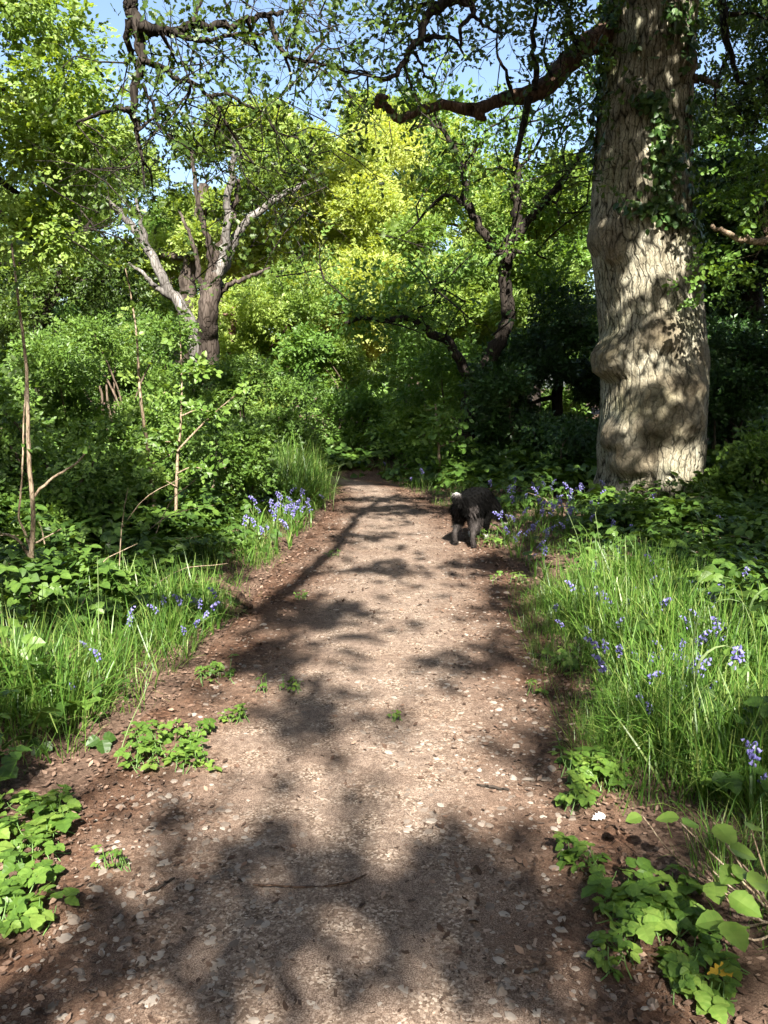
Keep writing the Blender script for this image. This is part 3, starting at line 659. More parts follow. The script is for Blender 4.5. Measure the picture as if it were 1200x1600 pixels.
# the bough whose long shadow crosses the path
band = [(395, 958), (430, 938), (462, 915), (500, 880), (530, 850), (556, 812), (585, 790), (625, 774)]
pts = []
for i, (x, y) in enumerate(band):
    q = G(x, y); hh = 6.0 + .10 * i; pts.append(q + S / S[2] * hh)
limb(g, [(-3.05, -2.1, 5.6), (-2.2, -1.9, 5.9)] + pts, np.r_[.15, .12, np.linspace(.085, .05, len(pts))], 8, 5, .3); g.build('bough', M_bark_d, ov, True); g = Geo()
main = [(150, -260), (185, -120), (197, -60), (202, 0), (213, 40), (220, 90), (214, 130), (208, 172), (214, 205), (222, 250), (226, 292)]
mp_ = pxl(main, 6.0); limb(g, np.vstack([[(-2.95, -1.9, 6.4), (-2.9, 1.0, 6.9), (-2.6, 3.6, 6.4)], mp_]), np.r_[.13, .11, .09, np.array([12, 11, 10.5, 10, 9.5, 7, 6.5, 5.5, 3.5, 2.5, 1.2]) / F * 6.0], 9, 5, .25); g.build('bough', M_bark_d, ov, True); g = Geo()
bundle(g, [([(213, 40), (245, 48), (290, 42), (340, 40), (385, 32), (420, 22), (442, 18)], (9, 3)), ([(258, 45), (300, 62), (330, 62), (370, 52), (412, 54)], (4.5, 1.5)),
           ([(219, 95), (255, 105), (275, 122), (300, 128), (325, 150), (345, 180), (370, 220), (402, 264)], (5, 1.2)), ([(330, 152), (355, 148), (385, 165), (415, 178), (430, 205), (465, 215)], (3, 1)),
           ([(208, 171), (180, 170), (150, 180), (118, 192)], (4.5, 2)), ([(200, 30), (200, 70), (207, 90), (218, 100)], (5, 4)), ([(250, 50), (268, 80), (280, 108)], (3.5, 1.2)),
           ([(420, 24), (430, 60), (445, 85), (480, 95), (520, 105), (555, 115), (600, 122)], (4, 1.2)), ([(222, 130), (240, 165), (250, 200), (285, 225), (310, 245)], (3, 1)), ([(214, 205), (245, 180), (260, 185), (270, 215)], (2.5, .8)),
           ([(300, 128), (290, 160), (268, 190)], (2.5, .8)), ([(345, 180), (335, 215), (340, 250)], (2, .8)), ([(385, 32), (400, 70), (410, 100)], (3, 1)), ([(445, 85), (455, 120), (440, 150)], (2.5, .8)),
           ([(300, 40), (310, 10), (330, -30)], (4, 2)), ([(480, 95), (500, 70), (520, 40)], (2.5, .8)), ([(222, 250), (235, 270), (240, 300)], (2, .7))], 6.0, .3, 7, tips_ov, ('bough', M_bark_d, ov))
for k in range(120):
    t = tips_ov[rng.integers(0, len(tips_ov))]; grow(g, t, rng.normal(size=3) + [.3, 0, -.2], .006, rng.uniform(.3, .75), 1, tips_ov, 4, -.03, .4, 3)
g.build('twigs', M_bark_d, ov, True)
leaf_twigs(OVERCAN, tips_ov, 820, .13, .15)
vis(OVERCAN, [pe(330, 60, 140, 70, 6.2, .6), pe(240, 120, 60, 60, 6, .4), pe(440, 130, 70, 60, 6.3, .5), pe(290, 250, 90, 50, 6.1, .4)], .12, .14, SPRO, 5, .2)
vis(OVERCAN, [pe(500, 20, 60, 30, 6.5, .4), pe(590, 60, 60, 70, 7, .5)], .3, .15, SPRO, 5, .25)
OVERCAN.build('crown', M_oak, ov)

# ------------------------------------------------------------------ dead trees and the slender oak
def gbase(x, y, Y):
    p = P(x, y, Y); return np.array([p[0], p[1], 0])
dt = empty('dead_tree', gbase(327, 640, 15), 'bare dead tree with many broken upright limbs, standing left of the bright yellow crown', 'tree')
g = Geo(); t_ = pxl([(327, 560), (325, 520), (325, 490), (330, 455), (334, 430)], 15); t_ = np.vstack([gbase(327, 640, 15) - [0, 0, .1], P(327, 640, 15), t_])
limb(g, t_, np.array([21, 18, 16, 15, 15, 15, 11]) / F * 15, 14, 5, .06, .03); g.build('trunk', M_bark_dead, dt, True)
for px, r, m in [([(327, 520), (334, 460), (345, 425), (362, 385), (385, 350), (420, 320), (450, 300), (479, 286)], (12, 6), M_bark_pale), ([(327, 510), (331, 455), (345, 420), (353, 380), (357, 320), (363, 270), (366, 214)], (12, 6), M_bark_pale),
                 ([(334, 440), (338, 405), (350, 370), (363, 335), (370, 300), (373, 280)], (9, 4), M_bark_dead), ([(329, 440), (328, 390), (315, 340), (305, 290), (300, 236)], (7, 4), M_bark_dead),
                 ([(320, 475), (311, 430), (306, 390), (291, 355), (280, 330)], (6, 3), M_bark_dead), ([(340, 462), (355, 447), (372, 439), (400, 428), (421, 418)], (6, 3), M_bark_dead)]:
    g = Geo(); p = pxl(px, 14.9); limb(g, p, np.linspace(r[0] * .78, r[1] * .62, len(px)) / F * 15, 10, 5, .3, .07); g.build('limb', m, dt, True)
d2 = empty('dead_tree', gbase(312, 620, 15.8), 'pale leaning dead tree forking to the left beside the taller dead trunk', 'tree')
g = Geo(); t_ = pxl([(305, 540), (300, 515), (285, 480), (262, 450), (240, 405), (215, 365), (190, 335), (165, 310), (146, 290)], 15.8)
limb(g, np.vstack([gbase(312, 620, 15.8), t_]), np.array([11, 10, 9.5, 9, 8, 7, 6, 5, 3.5, 1.8]) / F * 15.8, 10, 5, .12, .04); g.build('trunk', M_bark_pale, d2, True)
for px, r in [([(232, 392), (222, 350), (212, 308)], (6, 3)), ([(276, 468), (246, 450), (226, 430), (201, 411)], (7, 3)), ([(190, 335), (192, 320)], (3, 1))]:
    g = Geo(); limb(g, pxl(px, 15.8), np.linspace(r[0] * .75, r[1] * .6, len(px)) / F * 15.8, 8, 5, .3); g.build('limb', M_bark_pale, d2, True)

so = empty('slender_oak', gbase(726, 690, 13.5), 'slender dark oak with crooked forking branches and sparse leaves, leaning over the far path', 'tree')
g = Geo(); tips = []
t_ = pxl([(734, 640), (745, 600), (762, 568), (785, 525), (794, 490), (789, 445), (790, 405)], 13.5); limb(g, np.vstack([gbase(726, 690, 13.5), t_]), np.array([17, 14, 12.5, 12, 11, 10.5, 10, 9.5]) / F * 13.5, 12, 5, .15, .05); g.build('trunk', M_bark_d, so, True)
g = Geo()
bundle(g, [([(790, 407), (770, 385), (745, 345), (728, 310), (722, 270), (715, 240), (690, 200), (680, 175)], (8, 2.5)), ([(735, 328), (705, 305), (680, 315), (655, 345), (635, 365)], (3.5, 1)), ([(790, 407), (800, 370), (808, 330), (806, 300), (812, 270), (805, 245), (815, 215), (826, 180)], (9, 2)),
           ([(799, 378), (830, 340), (855, 310), (885, 275), (905, 243), (928, 215)], (7.5, 3)), ([(850, 318), (868, 318), (875, 350)], (3, 1)), ([(806, 275), (780, 262), (760, 275), (740, 285)], (3, 1)), ([(722, 270), (740, 240), (748, 200), (742, 165)], (3, 1)),
           ([(885, 275), (880, 240), (890, 205)], (2.5, 1)), ([(812, 262), (835, 235), (850, 200), (848, 170)], (3, 1)), ([(690, 200), (665, 195), (640, 205)], (2, .8)), ([(795, 392), (830, 395), (855, 405)], (3.5, 1)),
           ([(740, 610), (722, 565), (702, 536), (665, 515), (640, 498), (610, 501), (575, 497), (540, 505)], (9, 3)), ([(640, 498), (620, 485), (600, 470)], (3, 1)), ([(575, 497), (550, 488), (520, 492)], (2.5, 1))], 13.5, 0, 7, tips, ('branch', M_bark_d, so))
for k in range(60):
    t = tips[rng.integers(0, len(tips))]; grow(g, t, rng.normal(size=3) + [0, -.3, .5], .018, rng.uniform(.5, 1.1), 1, tips, 5, .04, .4, 3)
g.build('twigs', M_bark_d, so, True)
gl = Geo(); leaf_twigs(gl, tips, 900, .26, .38, SPR)
vis(gl, [pe(750, 230, 110, 70, 13.3, 1), pe(860, 260, 70, 70, 13.5, 1)], .35, .28, SPR, 2, .4)
vis(gl, [ pe(700, 440, 90, 60, 13.4, .8), pe(600, 460, 80, 50, 13.4, .8), pe(830, 400, 70, 60, 13.8, .8)], .9, .30, SPR, 2, .45)
gl.build('crown', M_mid, so)

# ------------------------------------------------------------------ trees behind, each with its own trunk and crown
def bgtree(name, label, Y, ells, trunkpx, r0, leaf, bark, size, od, per=1.0, crad=.6, nl=10, T=SPR, group=None, **kw):
    E = [pe(*e, Y=Y) if len(e) == 4 else pe(*e[:4], Y + e[4], *(e[5:])) for e in ells]
    b0 = gbase(*trunkpx[0], Y); t_ = [b0] + [P(x, y, Y) for x, y in trunkpx[1:]]
    return make_tree(name, label, 'tree', b0, t_, r0, E, leaf, bark, size * .78, od, per, crad, nl, T, group, **kw)
GB = 'trees behind the clearing'
bgtree('spring_tree', 'bright sunlit yellow-green tree in the centre behind the clearing', 24, [(500, 290, 130, 120), (560, 380, 120, 110, -.8), (430, 390, 90, 80, -.8), (600, 300, 70, 100, 1.5), (470, 450, 110, 70, -2.2), (590, 460, 90, 70, -2.2), (520, 350, 110, 80, -1.5)], [(510, 640), (512, 500), (515, 400), (520, 300)], .3, M_yg2, M_bark_m, .42, 6, .7, .75)
bgtree('spring_tree', 'sunlit yellow-green oak whose crown spreads behind the dead tree', 20.5, [(260, 280, 90, 90), (380, 250, 110, 75), (330, 330, 90, 70), (230, 400, 60, 70), (440, 220, 70, 50)], [(285, 640), (290, 500), (300, 400), (320, 290)], .28, M_yg, M_bark_dead, .36, 4.2, .9, .55)
bgtree('leafy_tree', 'tall fresh green tree rising right of the bright yellow one', 30, [(620, 250, 80, 90), (700, 330, 110, 100), (580, 210, 70, 55), (740, 400, 80, 100)], [(650, 650), (650, 480), (650, 330)], .35, M_yg, M_bark_m, .5, 5, .5, .9)
bgtree('leafy_tree', 'green tree behind the slender oak, left of the big trunk', 19, [(850, 370, 90, 110), (790, 480, 110, 110), (700, 430, 80, 90), (890, 300, 60, 60)], [(830, 680), (832, 520), (840, 400)], .25, M_oakyoung, M_bark_d, .36, 5, .8, .6)
bgtree('pink_barked_tree', 'small tree with a pinkish sunlit stem in the gap left of centre', 18, [(450, 470, 80, 55), (530, 550, 90, 70), (400, 520, 60, 50, .6)], [(444, 640), (447, 590), (455, 545), (460, 525), (452, 490)], .12, M_oakyoung, M_bark_red, .32, 3.4, 1.2, .5)
bgtree('ivy_clad_tree', 'small ivy-wrapped stem just right of the dead trunk', 17, [(375, 490, 55, 55), (400, 590, 60, 50), (355, 580, 30, 60)], [(362, 660), (361, 600), (362, 540), (365, 480)], .13, M_yg, M_bark_red, .30, 3, 1.5, .4)
bgtree('leafy_tree', 'tall lit yellowish tree at the upper left corner', 11, [(30, 50, 90, 80), (60, 170, 90, 60), (-40, 120, 100, 140), (30, -40, 110, 60), (100, 215, 60, 40), (50, 270, 90, 50), (30, 350, 80, 40)], [(-170, 800), (-165, 500), (-120, 300), (-60, 120)], .2, M_oakyoung, M_bark_d, .24, 2.0, 2.6, .5, 14, SPRV)
g9 = bgtree('arching_oak', 'left-hand oak with dark arching lower branches over the thicket', 16.5, [(60, 320, 90, 90), (130, 260, 50, 60), (20, 420, 70, 90), (120, 480, 90, 50), (160, 420, 50, 40), (80, 240, 70, 50), (165, 320, 55, 70), (10, 500, 60, 60)], [(60, 700), (62, 600), (60, 500), (57, 420), (60, 330)], .14, M_oak, M_bark_d, .32, 2.0, 1.6, .5, 10,
      extra=lambda g: [bundle(g, [([(60, 480), (100, 440), (130, 440), (165, 435), (200, 420)], (6, 2)), ([(62, 520), (100, 400), (110, 370), (140, 350), (158, 312)], (6, 2)), ([(60, 540), (90, 520), (125, 512), (180, 495)], (6, 2)), ([(100, 405), (150, 395), (185, 370)], (4, 1.5)), ([(60, 450), (20, 400), (-10, 385)], (5, 2))], 16.4)])
bgtree('yew_tree', 'very dark evergreen behind the right side of the big oak', 13, [(1170, 300, 80, 110), (1160, 470, 90, 130), (1110, 370, 45, 100), (1140, 600, 90, 100), (1240, 420, 90, 200)], [(1180, 760), (1178, 600), (1175, 400), (1172, 260)], .22, M_dark, M_bark_d, .30, 5, 1.8, .5, 12)
bgtree('leafy_tree', 'green tree at the upper right beyond the big trunk', 15, [(1150, 60, 90, 90), (1230, 140, 80, 120), (1110, 200, 40, 50)], [(1260, 760), (1255, 500), (1240, 300), (1200, 120)], .2, M_oak, M_bark_d, .32, 2.4, 1.4, .5, 12)
bgtree('holly_tree', 'dark holly filling the gap on the left of the big oak trunk', 14.5, [(880, 520, 70, 100), (850, 620, 90, 90), (910, 660, 70, 90), (800, 600, 60, 70)], [(870, 740), (872, 620), (880, 500)], .13, M_dark, M_bark_d, .27, 5, 2.2, .4, 10)
bgtree('hazel_tree', 'lit hazel spray leaning in from the right edge beside the big oak', 8.8, [(1160, 240, 50, 35), (1170, 330, 50, 40), (1130, 420, 30, 40), (1200, 290, 50, 60)], [(1330, 900), (1320, 600), (1260, 420), (1200, 370)], .05, M_mid, M_twig, .18, 1.1, 4, .28, 12, SPRV,
       extra=lambda g: bundle(g, [([(1230, 372), (1200, 374), (1165, 374), (1140, 366), (1112, 352)], (7, 3))], 8.8))
far = [(-260, 'far pale tree at the left end of the tree line', 290, 130, 0), (-60, 'far tree of the tree line glimpsed beyond the arching oak', 300, 130, 1), (130, 'far tree beyond the pale leaning dead tree', 330, 120, 2), (330, 'far tree seen under the sunlit crown behind the dead trunk', 320, 130, 0), (480, 'far tree directly behind the brightest yellow crown', 300, 120, 1),
       (640, 'far tree closing the gap at the end of the path', 260, 130, 2), (810, 'far tree behind the slender oak', 270, 130, 0), (980, 'far tree hidden mostly by the big oak trunk', 280, 130, 1), (1150, 'far tree beyond the dark evergreen', 300, 120, 2), (1340, 'far tree at the right end of the tree line', 280, 130, 0)]
protos = {}
for x, lab, yt, rx, v in far:
    b0 = gbase(x, 660, 38 + 2 * v)
    if v not in protos:
        protos[v] = (bgtree('far_tree', lab, 38 + 2 * v, [(x, yt + 100, rx, 130), (x - 60, yt + 180, 100, 130), (x + 70, yt + 190, 100, 120), (x, yt + 280, 150, 100)], [(x, 660), (x, 500), (x + 5, 400)], .35, [M_mid, M_yg, M_oakyoung][v], M_bark_m, .6, 4.0, .35, 1.0, 8, group='tree line far behind'))
    else:
        src = protos[v]; c = src.copy(); COL.objects.link(c); c.location = tuple(b0); c.rotation_euler.z = rng.uniform(-.5, .5); c['label'] = lab
        for ch in list(src.children):
            d = ch.copy(); COL.objects.link(d); d.parent = c

# unseen tree copies added behind the viewer to block low sky light
for k, (x, y, a, lab) in enumerate([(-15, -5, .3, 'unseen tree added left of the overhanging oak, level with the viewer'), (-12, -16, 1.2, 'unseen tree added behind and left of the overhanging oak'), (-5, -21, 2.2, 'unseen tree added straight behind the overhanging oak'), (4, -22, .7, 'unseen tree added behind the viewer on the line of the path'),
                                    (11, -17, 1.7, 'unseen tree added behind the viewer to the right of the path'), (15, -8, 2.9, 'unseen tree added well right of the path behind the viewer'), (16, 2, .1, 'unseen tree added well right of the path, level with the viewer')]):
    src = protos[k % 3]; c = src.copy(); COL.objects.link(c); c.location = (x, y, 0); c.rotation_euler.z = a; c.scale = (.8, .8, .8); c['label'] = lab; c['group'] = 'unseen trees added behind the viewer'
    for ch in list(src.children):
        d = ch.copy(); COL.objects.link(d); d.parent = c

# ------------------------------------------------------------------ shrubs
def shrub(name, label, Y, ells, leaf, size=.2, od=4, per=4, crad=.3, stems=9, T=SPR, bark=M_bark_m, group=None, flat=.6):
    x0 = np.mean([e[0] for e in ells]); b0 = gbase(x0, 700, Y)
    root = empty(name, b0, label, 'shrub', group)
    E = [pe(e[0], e[1], e[2], e[3], Y + (e[4] if len(e) > 4 else 0)) for e in ells]
    cs = clumps(E, per, .2); cs[:, 2] = np.maximum(cs[:, 2], .15)
    gl = Geo(); A = sum(math.pi * r_[0] * r_[2] for _, r_ in E); n = int(od * A / (.19 * size ** 2)); n = min(n, 22000)
    clump_leaves(gl, cs, np.full(len(cs), crad) * rng.uniform(.6, 1.3, len(cs)), n, size, T=T, tiltn=.55, flat=flat)
    g = Geo()
    for q in cs[rng.permutation(len(cs))[:stems]]:
        a = b0 + np.array([rng.normal() * .25, rng.normal() * .2, -.05]); limb(g, [a, a * .45 + q * .55 + [rng.normal() * .1, 0, .12 * q[2]], q], [.022, .015, .005], 6, 5, .6)
    g.build('stems', bark, root, True); gl.build('foliage', leaf, root)
    return root
GL, GR, GC = 'thicket shrubs left of the path', 'dark shrubs right of the path', 'shaded shrubs at the far bend'
shrub('hazel_shrub', 'low leafy shrub at the left edge beside the pale-stemmed sapling', 6.6, [(60, 800, 110, 80), (-60, 780, 110, 110)], M_shrub, .13, 3.4, 6, .25, 9, SPRV, group=GL)
shrub('hawthorn_shrub', 'tall green shrub at the left edge under the arching oak', 9, [(40, 610, 130, 110), (90, 690, 90, 80), (-90, 640, 130, 140)], M_shrub, .145, 4, 4, .3, 12, group=GL)
shrub('hawthorn_shrub', 'tall green shrub behind the middle thin sapling', 9.6, [(200, 620, 110, 95), (230, 700, 80, 60)], M_shrub, .14, 4, 4, .3, 12, group=GL)
shrub('hawthorn_shrub', 'broad sunlit-topped shrub in front of the dead trees', 12, [(170, 540, 120, 60), (262, 605, 100, 55), (220, 630, 130, 60)], M_shrub, .18, 4, 3, .35, 12, group=GL)
shrub('hawthorn_shrub', 'bushy green shrub below the dead tree trunk', 11.3, [(335, 635, 80, 75), (385, 600, 50, 40), (330, 700, 90, 50)], M_shrub, .165, 4, 3.4, .3, 12, group=GL)
shrub('hawthorn_shrub', 'green shrub left of the far path bend behind the tall grass', 13.5, [(430, 640, 70, 70), (460, 690, 60, 40), (410, 700, 60, 40)], M_shrub, .18, 4, 3, .35, 12, group=GL)
shrub('hawthorn_shrub', 'near leafy shrub behind the pale-stemmed sapling at the left', 6.9, [(120, 730, 110, 70), (30, 690, 90, 90)], M_shrub, .12, 2.6, 6, .28, 12, SPRV, group=GL)
shrub('hawthorn_shrub', 'fresh green shrub just right of the leafy thin sapling', 8.4, [(330, 730, 80, 60), (390, 720, 50, 50)], M_shrub, .12, 2.8, 5, .25, 10, SPRV, group=GL)
shrub('hawthorn_shrub', 'tall spindly shrub between the buff-stemmed sapling and the dead trees', 10.2, [(280, 640, 80, 50), (190, 545, 80, 50), (120, 560, 80, 60)], M_shrub, .13, 2.2, 4, .3, 12, group=GL)
shrub('bramble_bush', 'lit leafy bush between the two thin saplings', 8.0, [(220, 790, 100, 55), (160, 740, 60, 40)], M_shrub, .12, 2.8, 6, .22, 9, SPRV, group=GL)
shrub('bramble_bush', 'low green bush behind the pale bluebells on the left bank', 9.4, [(360, 770, 90, 45), (420, 760, 40, 30)], M_bramble, .12, 3, 5, .22, 9, SPRV, group=GL)
shrub('bramble_bush', 'shaded low bush behind the fallen branch', 7.0, [(300, 850, 90, 40), (220, 870, 70, 35)], M_shrub, .11, 2.2, 7, .2, 8, SPRV, group=GL)
shrub('elder_shrub', 'shaded shrub at the very end of the path', 15.5, [(570, 660, 70, 55), (520, 640, 50, 60)], M_mid, .26, 4, 2.4, .4, 10, group=GC)
shrub('elder_shrub', 'lit green shrub in the gap above the end of the path', 17, [(590, 580, 90, 70), (500, 570, 60, 60), (660, 560, 60, 80)], M_mid, .3, 3.6, 1.8, .45, 10, group=GC)
shrub('elder_shrub', 'shaded shrub right of the path end under the slender oak', 14.2, [(660, 670, 70, 60), (720, 620, 60, 90)], M_mid, .24, 4, 2.8, .35, 10, group=GC)
shrub('holly_shrub', 'blackish holly bush behind the dog', 13, [(800, 690, 80, 60), (770, 640, 60, 80), (860, 700, 60, 50)], M_dark, .22, 4.5, 3, .3, 10, group=GR)
shrub('holly_shrub', 'blackish holly bush touching the left side of the big trunk', 11.8, [(900, 700, 50, 60), (880, 740, 60, 35)], M_dark, .2, 4.5, 4, .3, 9, group=GR)
shrub('holly_shrub', 'blackish holly bush behind the right side of the big trunk', 11.4, [(1150, 640, 80, 90), (1110, 560, 40, 80), (1220, 560, 80, 160)], M_dark, .2, 4.5, 4, .3, 12, group=GR)
shrub('bramble_bush', 'green bush at the right edge below the dark evergreen', 9.3, [(1170, 740, 70, 40), (1240, 720, 90, 70)], M_shrub, .17, 3, 5, .22, 9, SPRV, group=GR)
shrub('elder_shrub', 'green shrubbery far back between the slender oak and the big trunk', 21, [(860, 600, 110, 70), (760, 590, 80, 70), (930, 560, 60, 90)], M_mid, .3, 4, 1.5, .5, 10, group=GC)
shrub('elder_shrub', 'far green bush seen in the gap right of the big trunk', 17, [(1130, 450, 60, 70), (1140, 560, 70, 90)], M_mid, .26, 4, 1.8, .5, 10, group=GC)
shrub('elder_shrub', 'green shrubbery far back right of the big trunk', 19, [(1180, 600, 120, 90), (1100, 620, 60, 70)], M_mid, .3, 4, 1.5, .5, 10, group=GC)
shrub('elder_shrub', 'lit shrubbery far back behind the slender oak trunk', 22, [(720, 540, 90, 70), (640, 520, 70, 60), (790, 560, 70, 70)], M_oakyoung, .3, 4, 1.4, .5, 10, group=GC)
shrub('hawthorn_shrub', 'pale green shrub far left under the arching oak', 18.5, [(20, 560, 130, 60), (-110, 560, 100, 90)], M_mid, .26, 4, 1.8, .5, 10, group=GL)
shrub('elder_shrub', 'far green bush left of the dead trees behind the thicket', 20, [(70, 530, 120, 60), (160, 510, 60, 50), (-60, 520, 90, 80), (60, 610, 160, 70)], M_mid, .28, 4, 1.5, .5, 10, group=GL)
shrub('elder_shrub', 'far green bush low behind the fork of the slender oak', 24, [(780, 500, 100, 60), (870, 490, 90, 60), (700, 500, 70, 60)], M_oakyoung, .32, 4, 1.2, .55, 10, group=GC)
# maple sapling beside the far bend
def sapling(name, label, stem, Y, r, branches, leaf, size, n, T, bark=M_twig, rad=.12, bl=None, only=None):
    root = empty(name, gbase(*stem[0], Y) if False else np.array([P(*stem[0], Y)[0], Y, 0]), label, 'sapling')
    g = Geo(); p = pxl(stem, Y); p[0][2] = min(p[0][2], .02); pp, _ = limb(g, p, np.linspace(r[0], r[1], len(stem)) / F * Y, 7, 5, .12, .02); g.build('stem', bark, root, True)
    tips = list(pp[len(pp) // 3:]) if only is None else []
    g2 = Geo()
    for px, r2 in branches:
        g2 = Geo()
        q, _ = limb(g2, pxl(px, Y), np.linspace(r2[0], r2[1], len(px)) / F * Y, 6, 5, .25); tips += list(q[len(q) // 3:]); g2.build('twig', bark, root, True)
    gl = Geo(); t = np.array(tips); c = t[rng.integers(0, len(t), n)]
    clump_leaves(gl, c, np.full(n, rad * .6), n, size, T=T, tiltn=.35, flat=.5); gl.build('leaves', leaf, root)
    return root
sapling('maple_sapling', 'young maple with broad layered leaves right of the far path bend', [(688, 775), (686, 720), (684, 670), (680, 632)], 12.3, (3, 1.5), [([(684, 690), (665, 680), (650, 684)], (1.5, .8)), ([(685, 700), (705, 690), (720, 695)], (1.5, .8)), ([(683, 660), (700, 650), (712, 655)], (1.2, .7))], M_mid, .30, 90, SPRO, rad=.22)
sapling('thin_sapling', 'tall thin pale-stemmed sapling with bare side twigs at the left edge', [(68, 1045), (58, 980), (52, 920), (49, 870), (52, 800), (46, 720), (43, 620), (40, 560), (30, 480), (18, 380)], 4.9, (5.5, 1.6),
        [([(49, 872), (25, 842), (-5, 830)], (3.5, 1.5)), ([(49, 780), (85, 745), (118, 725), (140, 698)], (2.5, 1)), ([(52, 850), (75, 838), (96, 826)], (1.8, .8)), ([(50, 862), (38, 830), (30, 808), (34, 750), (38, 640), (41, 590)], (2.4, 1)), ([(50, 930), (25, 935), (5, 945)], (1.5, .7)), ([(70, 850), (66, 830), (60, 815)], (1.2, .6)), ([(51, 905), (30, 885), (8, 880)], (1.5, .7))], M_shrub, .10, 40, SPRV, rad=.1)
sapling('thin_sapling', 'middle thin sapling with a straight buff stem, second from the left', [(249, 850), (243, 800), (236, 750), (231, 700), (222, 640), (217, 590), (214, 530), (206, 470), (196, 420)], 7.3, (4.2, .7), [([(234, 725), (255, 717), (272, 706)], (1.6, .8)), ([(236, 740), (222, 722), (208, 712)], (1.4, .6)), ([(232, 700), (238, 690), (262, 690)], (1.2, .6))], M_oakyoung, .14, 60, SPRV, rad=.12)
sapling('thin_sapling', 'leafy thin sapling with fresh green sprays, right of the buff-stemmed one', [(272, 805), (276, 740), (281, 680), (284, 620), (283, 556), (280, 500)], 7.0, (2.8, .5), [([(277, 705), (300, 680), (325, 655), (350, 632), (385, 605)], (1.8, .8)), ([(280, 690), (265, 690), (240, 690)], (1.2, .6)), ([(276, 740), (300, 730), (325, 735)], (1.2, .6)), ([(283, 650), (310, 640), (335, 645)], (1.2, .6)), ([(283, 620), (262, 612), (250, 618)], (1, .6)), ([(276, 760), (255, 750), (245, 752)], (1, .6)), ([(283, 585), (305, 575), (320, 580)], (1, .6))], M_straw, .15, 150, SPRV, rad=.10)
# fallen branch
fb = Geo(); p = np.array([G(312, 905, .12), G(340, 910, .13), G(368, 926, .09), (G(392, 948, .04))]); limb(fb, p, [.026, .03, .028, .02], 9, 5, .15, .05); tag(fb.build('fallen_branch', M_bark_red, None, True), 'short brown fallen branch lying at the left path edge among bluebells', 'branch')
# sticks on the path
for px, r, m, lab, nm in [([(395, 1382), (430, 1384), (490, 1386), (545, 1378), (575, 1366)], .0035, M_bark_red, 'long thin curved brown twig lying across the near path', 'twig'), ([(745, 1226), (770, 1229), (795, 1234)], .005, M_bark_d, 'short dark twig on the right half of the path', 'twig'),
                          ([(1128, 1255), (1150, 1268), (1175, 1288)], .008, M_bark_pale, 'bleached pale stick among the leaves at the lower right', 'stick'), ([(225, 1395), (250, 1385), (272, 1372)], .004, M_bark_d, 'small dark twig on the left part of the near path', 'twig'), ([(820, 1518), (830, 1517), (840, 1515)], .004, M_bark_pale, 'tiny pale straw lying on the lower right path', 'twig')]:
    g = Geo(); limb(g, [G(x, y, .022 + .01 * (i % 2)) for i, (x, y) in enumerate(px)], np.full(len(px), r), 6, 5, .3); tag(g.build(nm, m, None, True), lab, nm)

# ------------------------------------------------------------------ ground cover
def ground_pts(n, x0, x1, y0, y1, power=1.0):
    u = rng.random(n) ** power; y = y0 + (y1 - y0) * u; x = rng.uniform(x0, x1, n)
    return x, y
def keep_view(x, y, m=260):
    a, b_, d = proj(np.c_[x, y, np.full(len(x), .2)]); return (d > 0) & (a > -m) & (a < 1200 + m) & (b_ < 1900)
# leaf litter
g = Geo()
n = 85000; x, y = ground_pts(n, -3.4, 3.4, .8, 11.5, 1.5); d = sd(x, y)
pr = np.where(d > 0, np.exp(-d / .5) * .9, np.exp(d / .30) * .9 + .05); kp = (rng.random(n) < pr) & keep_view(x, y); x, y, d = x[kp], y[kp], d[kp]
z = np.where(d > 0, gz(x, y, d), pathz(x, y)) + rng.uniform(.002, .014, len(x))
L8 = (np.array([[0, 0, 0], [.3, -.24, .10], [.65, -.2, .02], [1, 0, .12], [.65, .22, .08], [.3, .2, .0]]), tri([[0, 1, 5], [1, 2, 5], [2, 4, 5], [2, 3, 4]]))
sz = rng.uniform(.012, .036, len(x)) * np.where(y > 5, 1.2, 1)
scatter(g, L8, np.c_[x, y, z], np.c_[rng.normal(size=(len(x), 2)), rng.normal(0, .25, len(x))], np.c_[rng.normal(0, .45, (len(x), 2)), np.ones(len(x))], sz, rng.random(len(x)) ** 1.4, jit=.03)
tag(g.build('leaf_litter', M_litter), 'dry brown oak leaf litter along both path edges', None, None, 'stuff')
# chips and grit
g = Geo(); n = 42000; x, y = ground_pts(n, -1.5, 1.4, .9, 10, 2.0); d = sd(x, y); kp = (d < -.05) & keep_view(x, y, 60) & (fbm(x * 4, y * 4, 81) > .44); x, y = x[kp], y[kp]
CH = (np.array([[0, -.2, 0], [1, -.14, .06], [.95, .2, 0], [.1, .16, .07]]), tri([[0, 1, 2], [0, 2, 3]]))
scatter(g, CH, np.c_[x, y, np.full(len(x), .019) + rng.uniform(0, .008, len(x))], np.c_[rng.normal(size=(len(x), 2)), rng.normal(0, .2, len(x))], np.c_[rng.normal(0, .35, (len(x), 2)), np.ones(len(x))], rng.gamma(2, .0032, len(x)) + .003, rng.random(len(x)) ** 1.7, jit=.02)
tag(g.build('wood_chips', M_chip), 'fine wood chips and bark bits trodden into the path', None, None, 'stuff')
g = Geo(); n = 14000; x, y = ground_pts(n, -1.2, 1.1, 1.2, 9, 2.4); d = sd(x, y); kp = (d < -.12) & (rng.random(n) < np.clip(-d / .6, 0, 1)) & keep_view(x, y, 60); x, y = x[kp], y[kp]
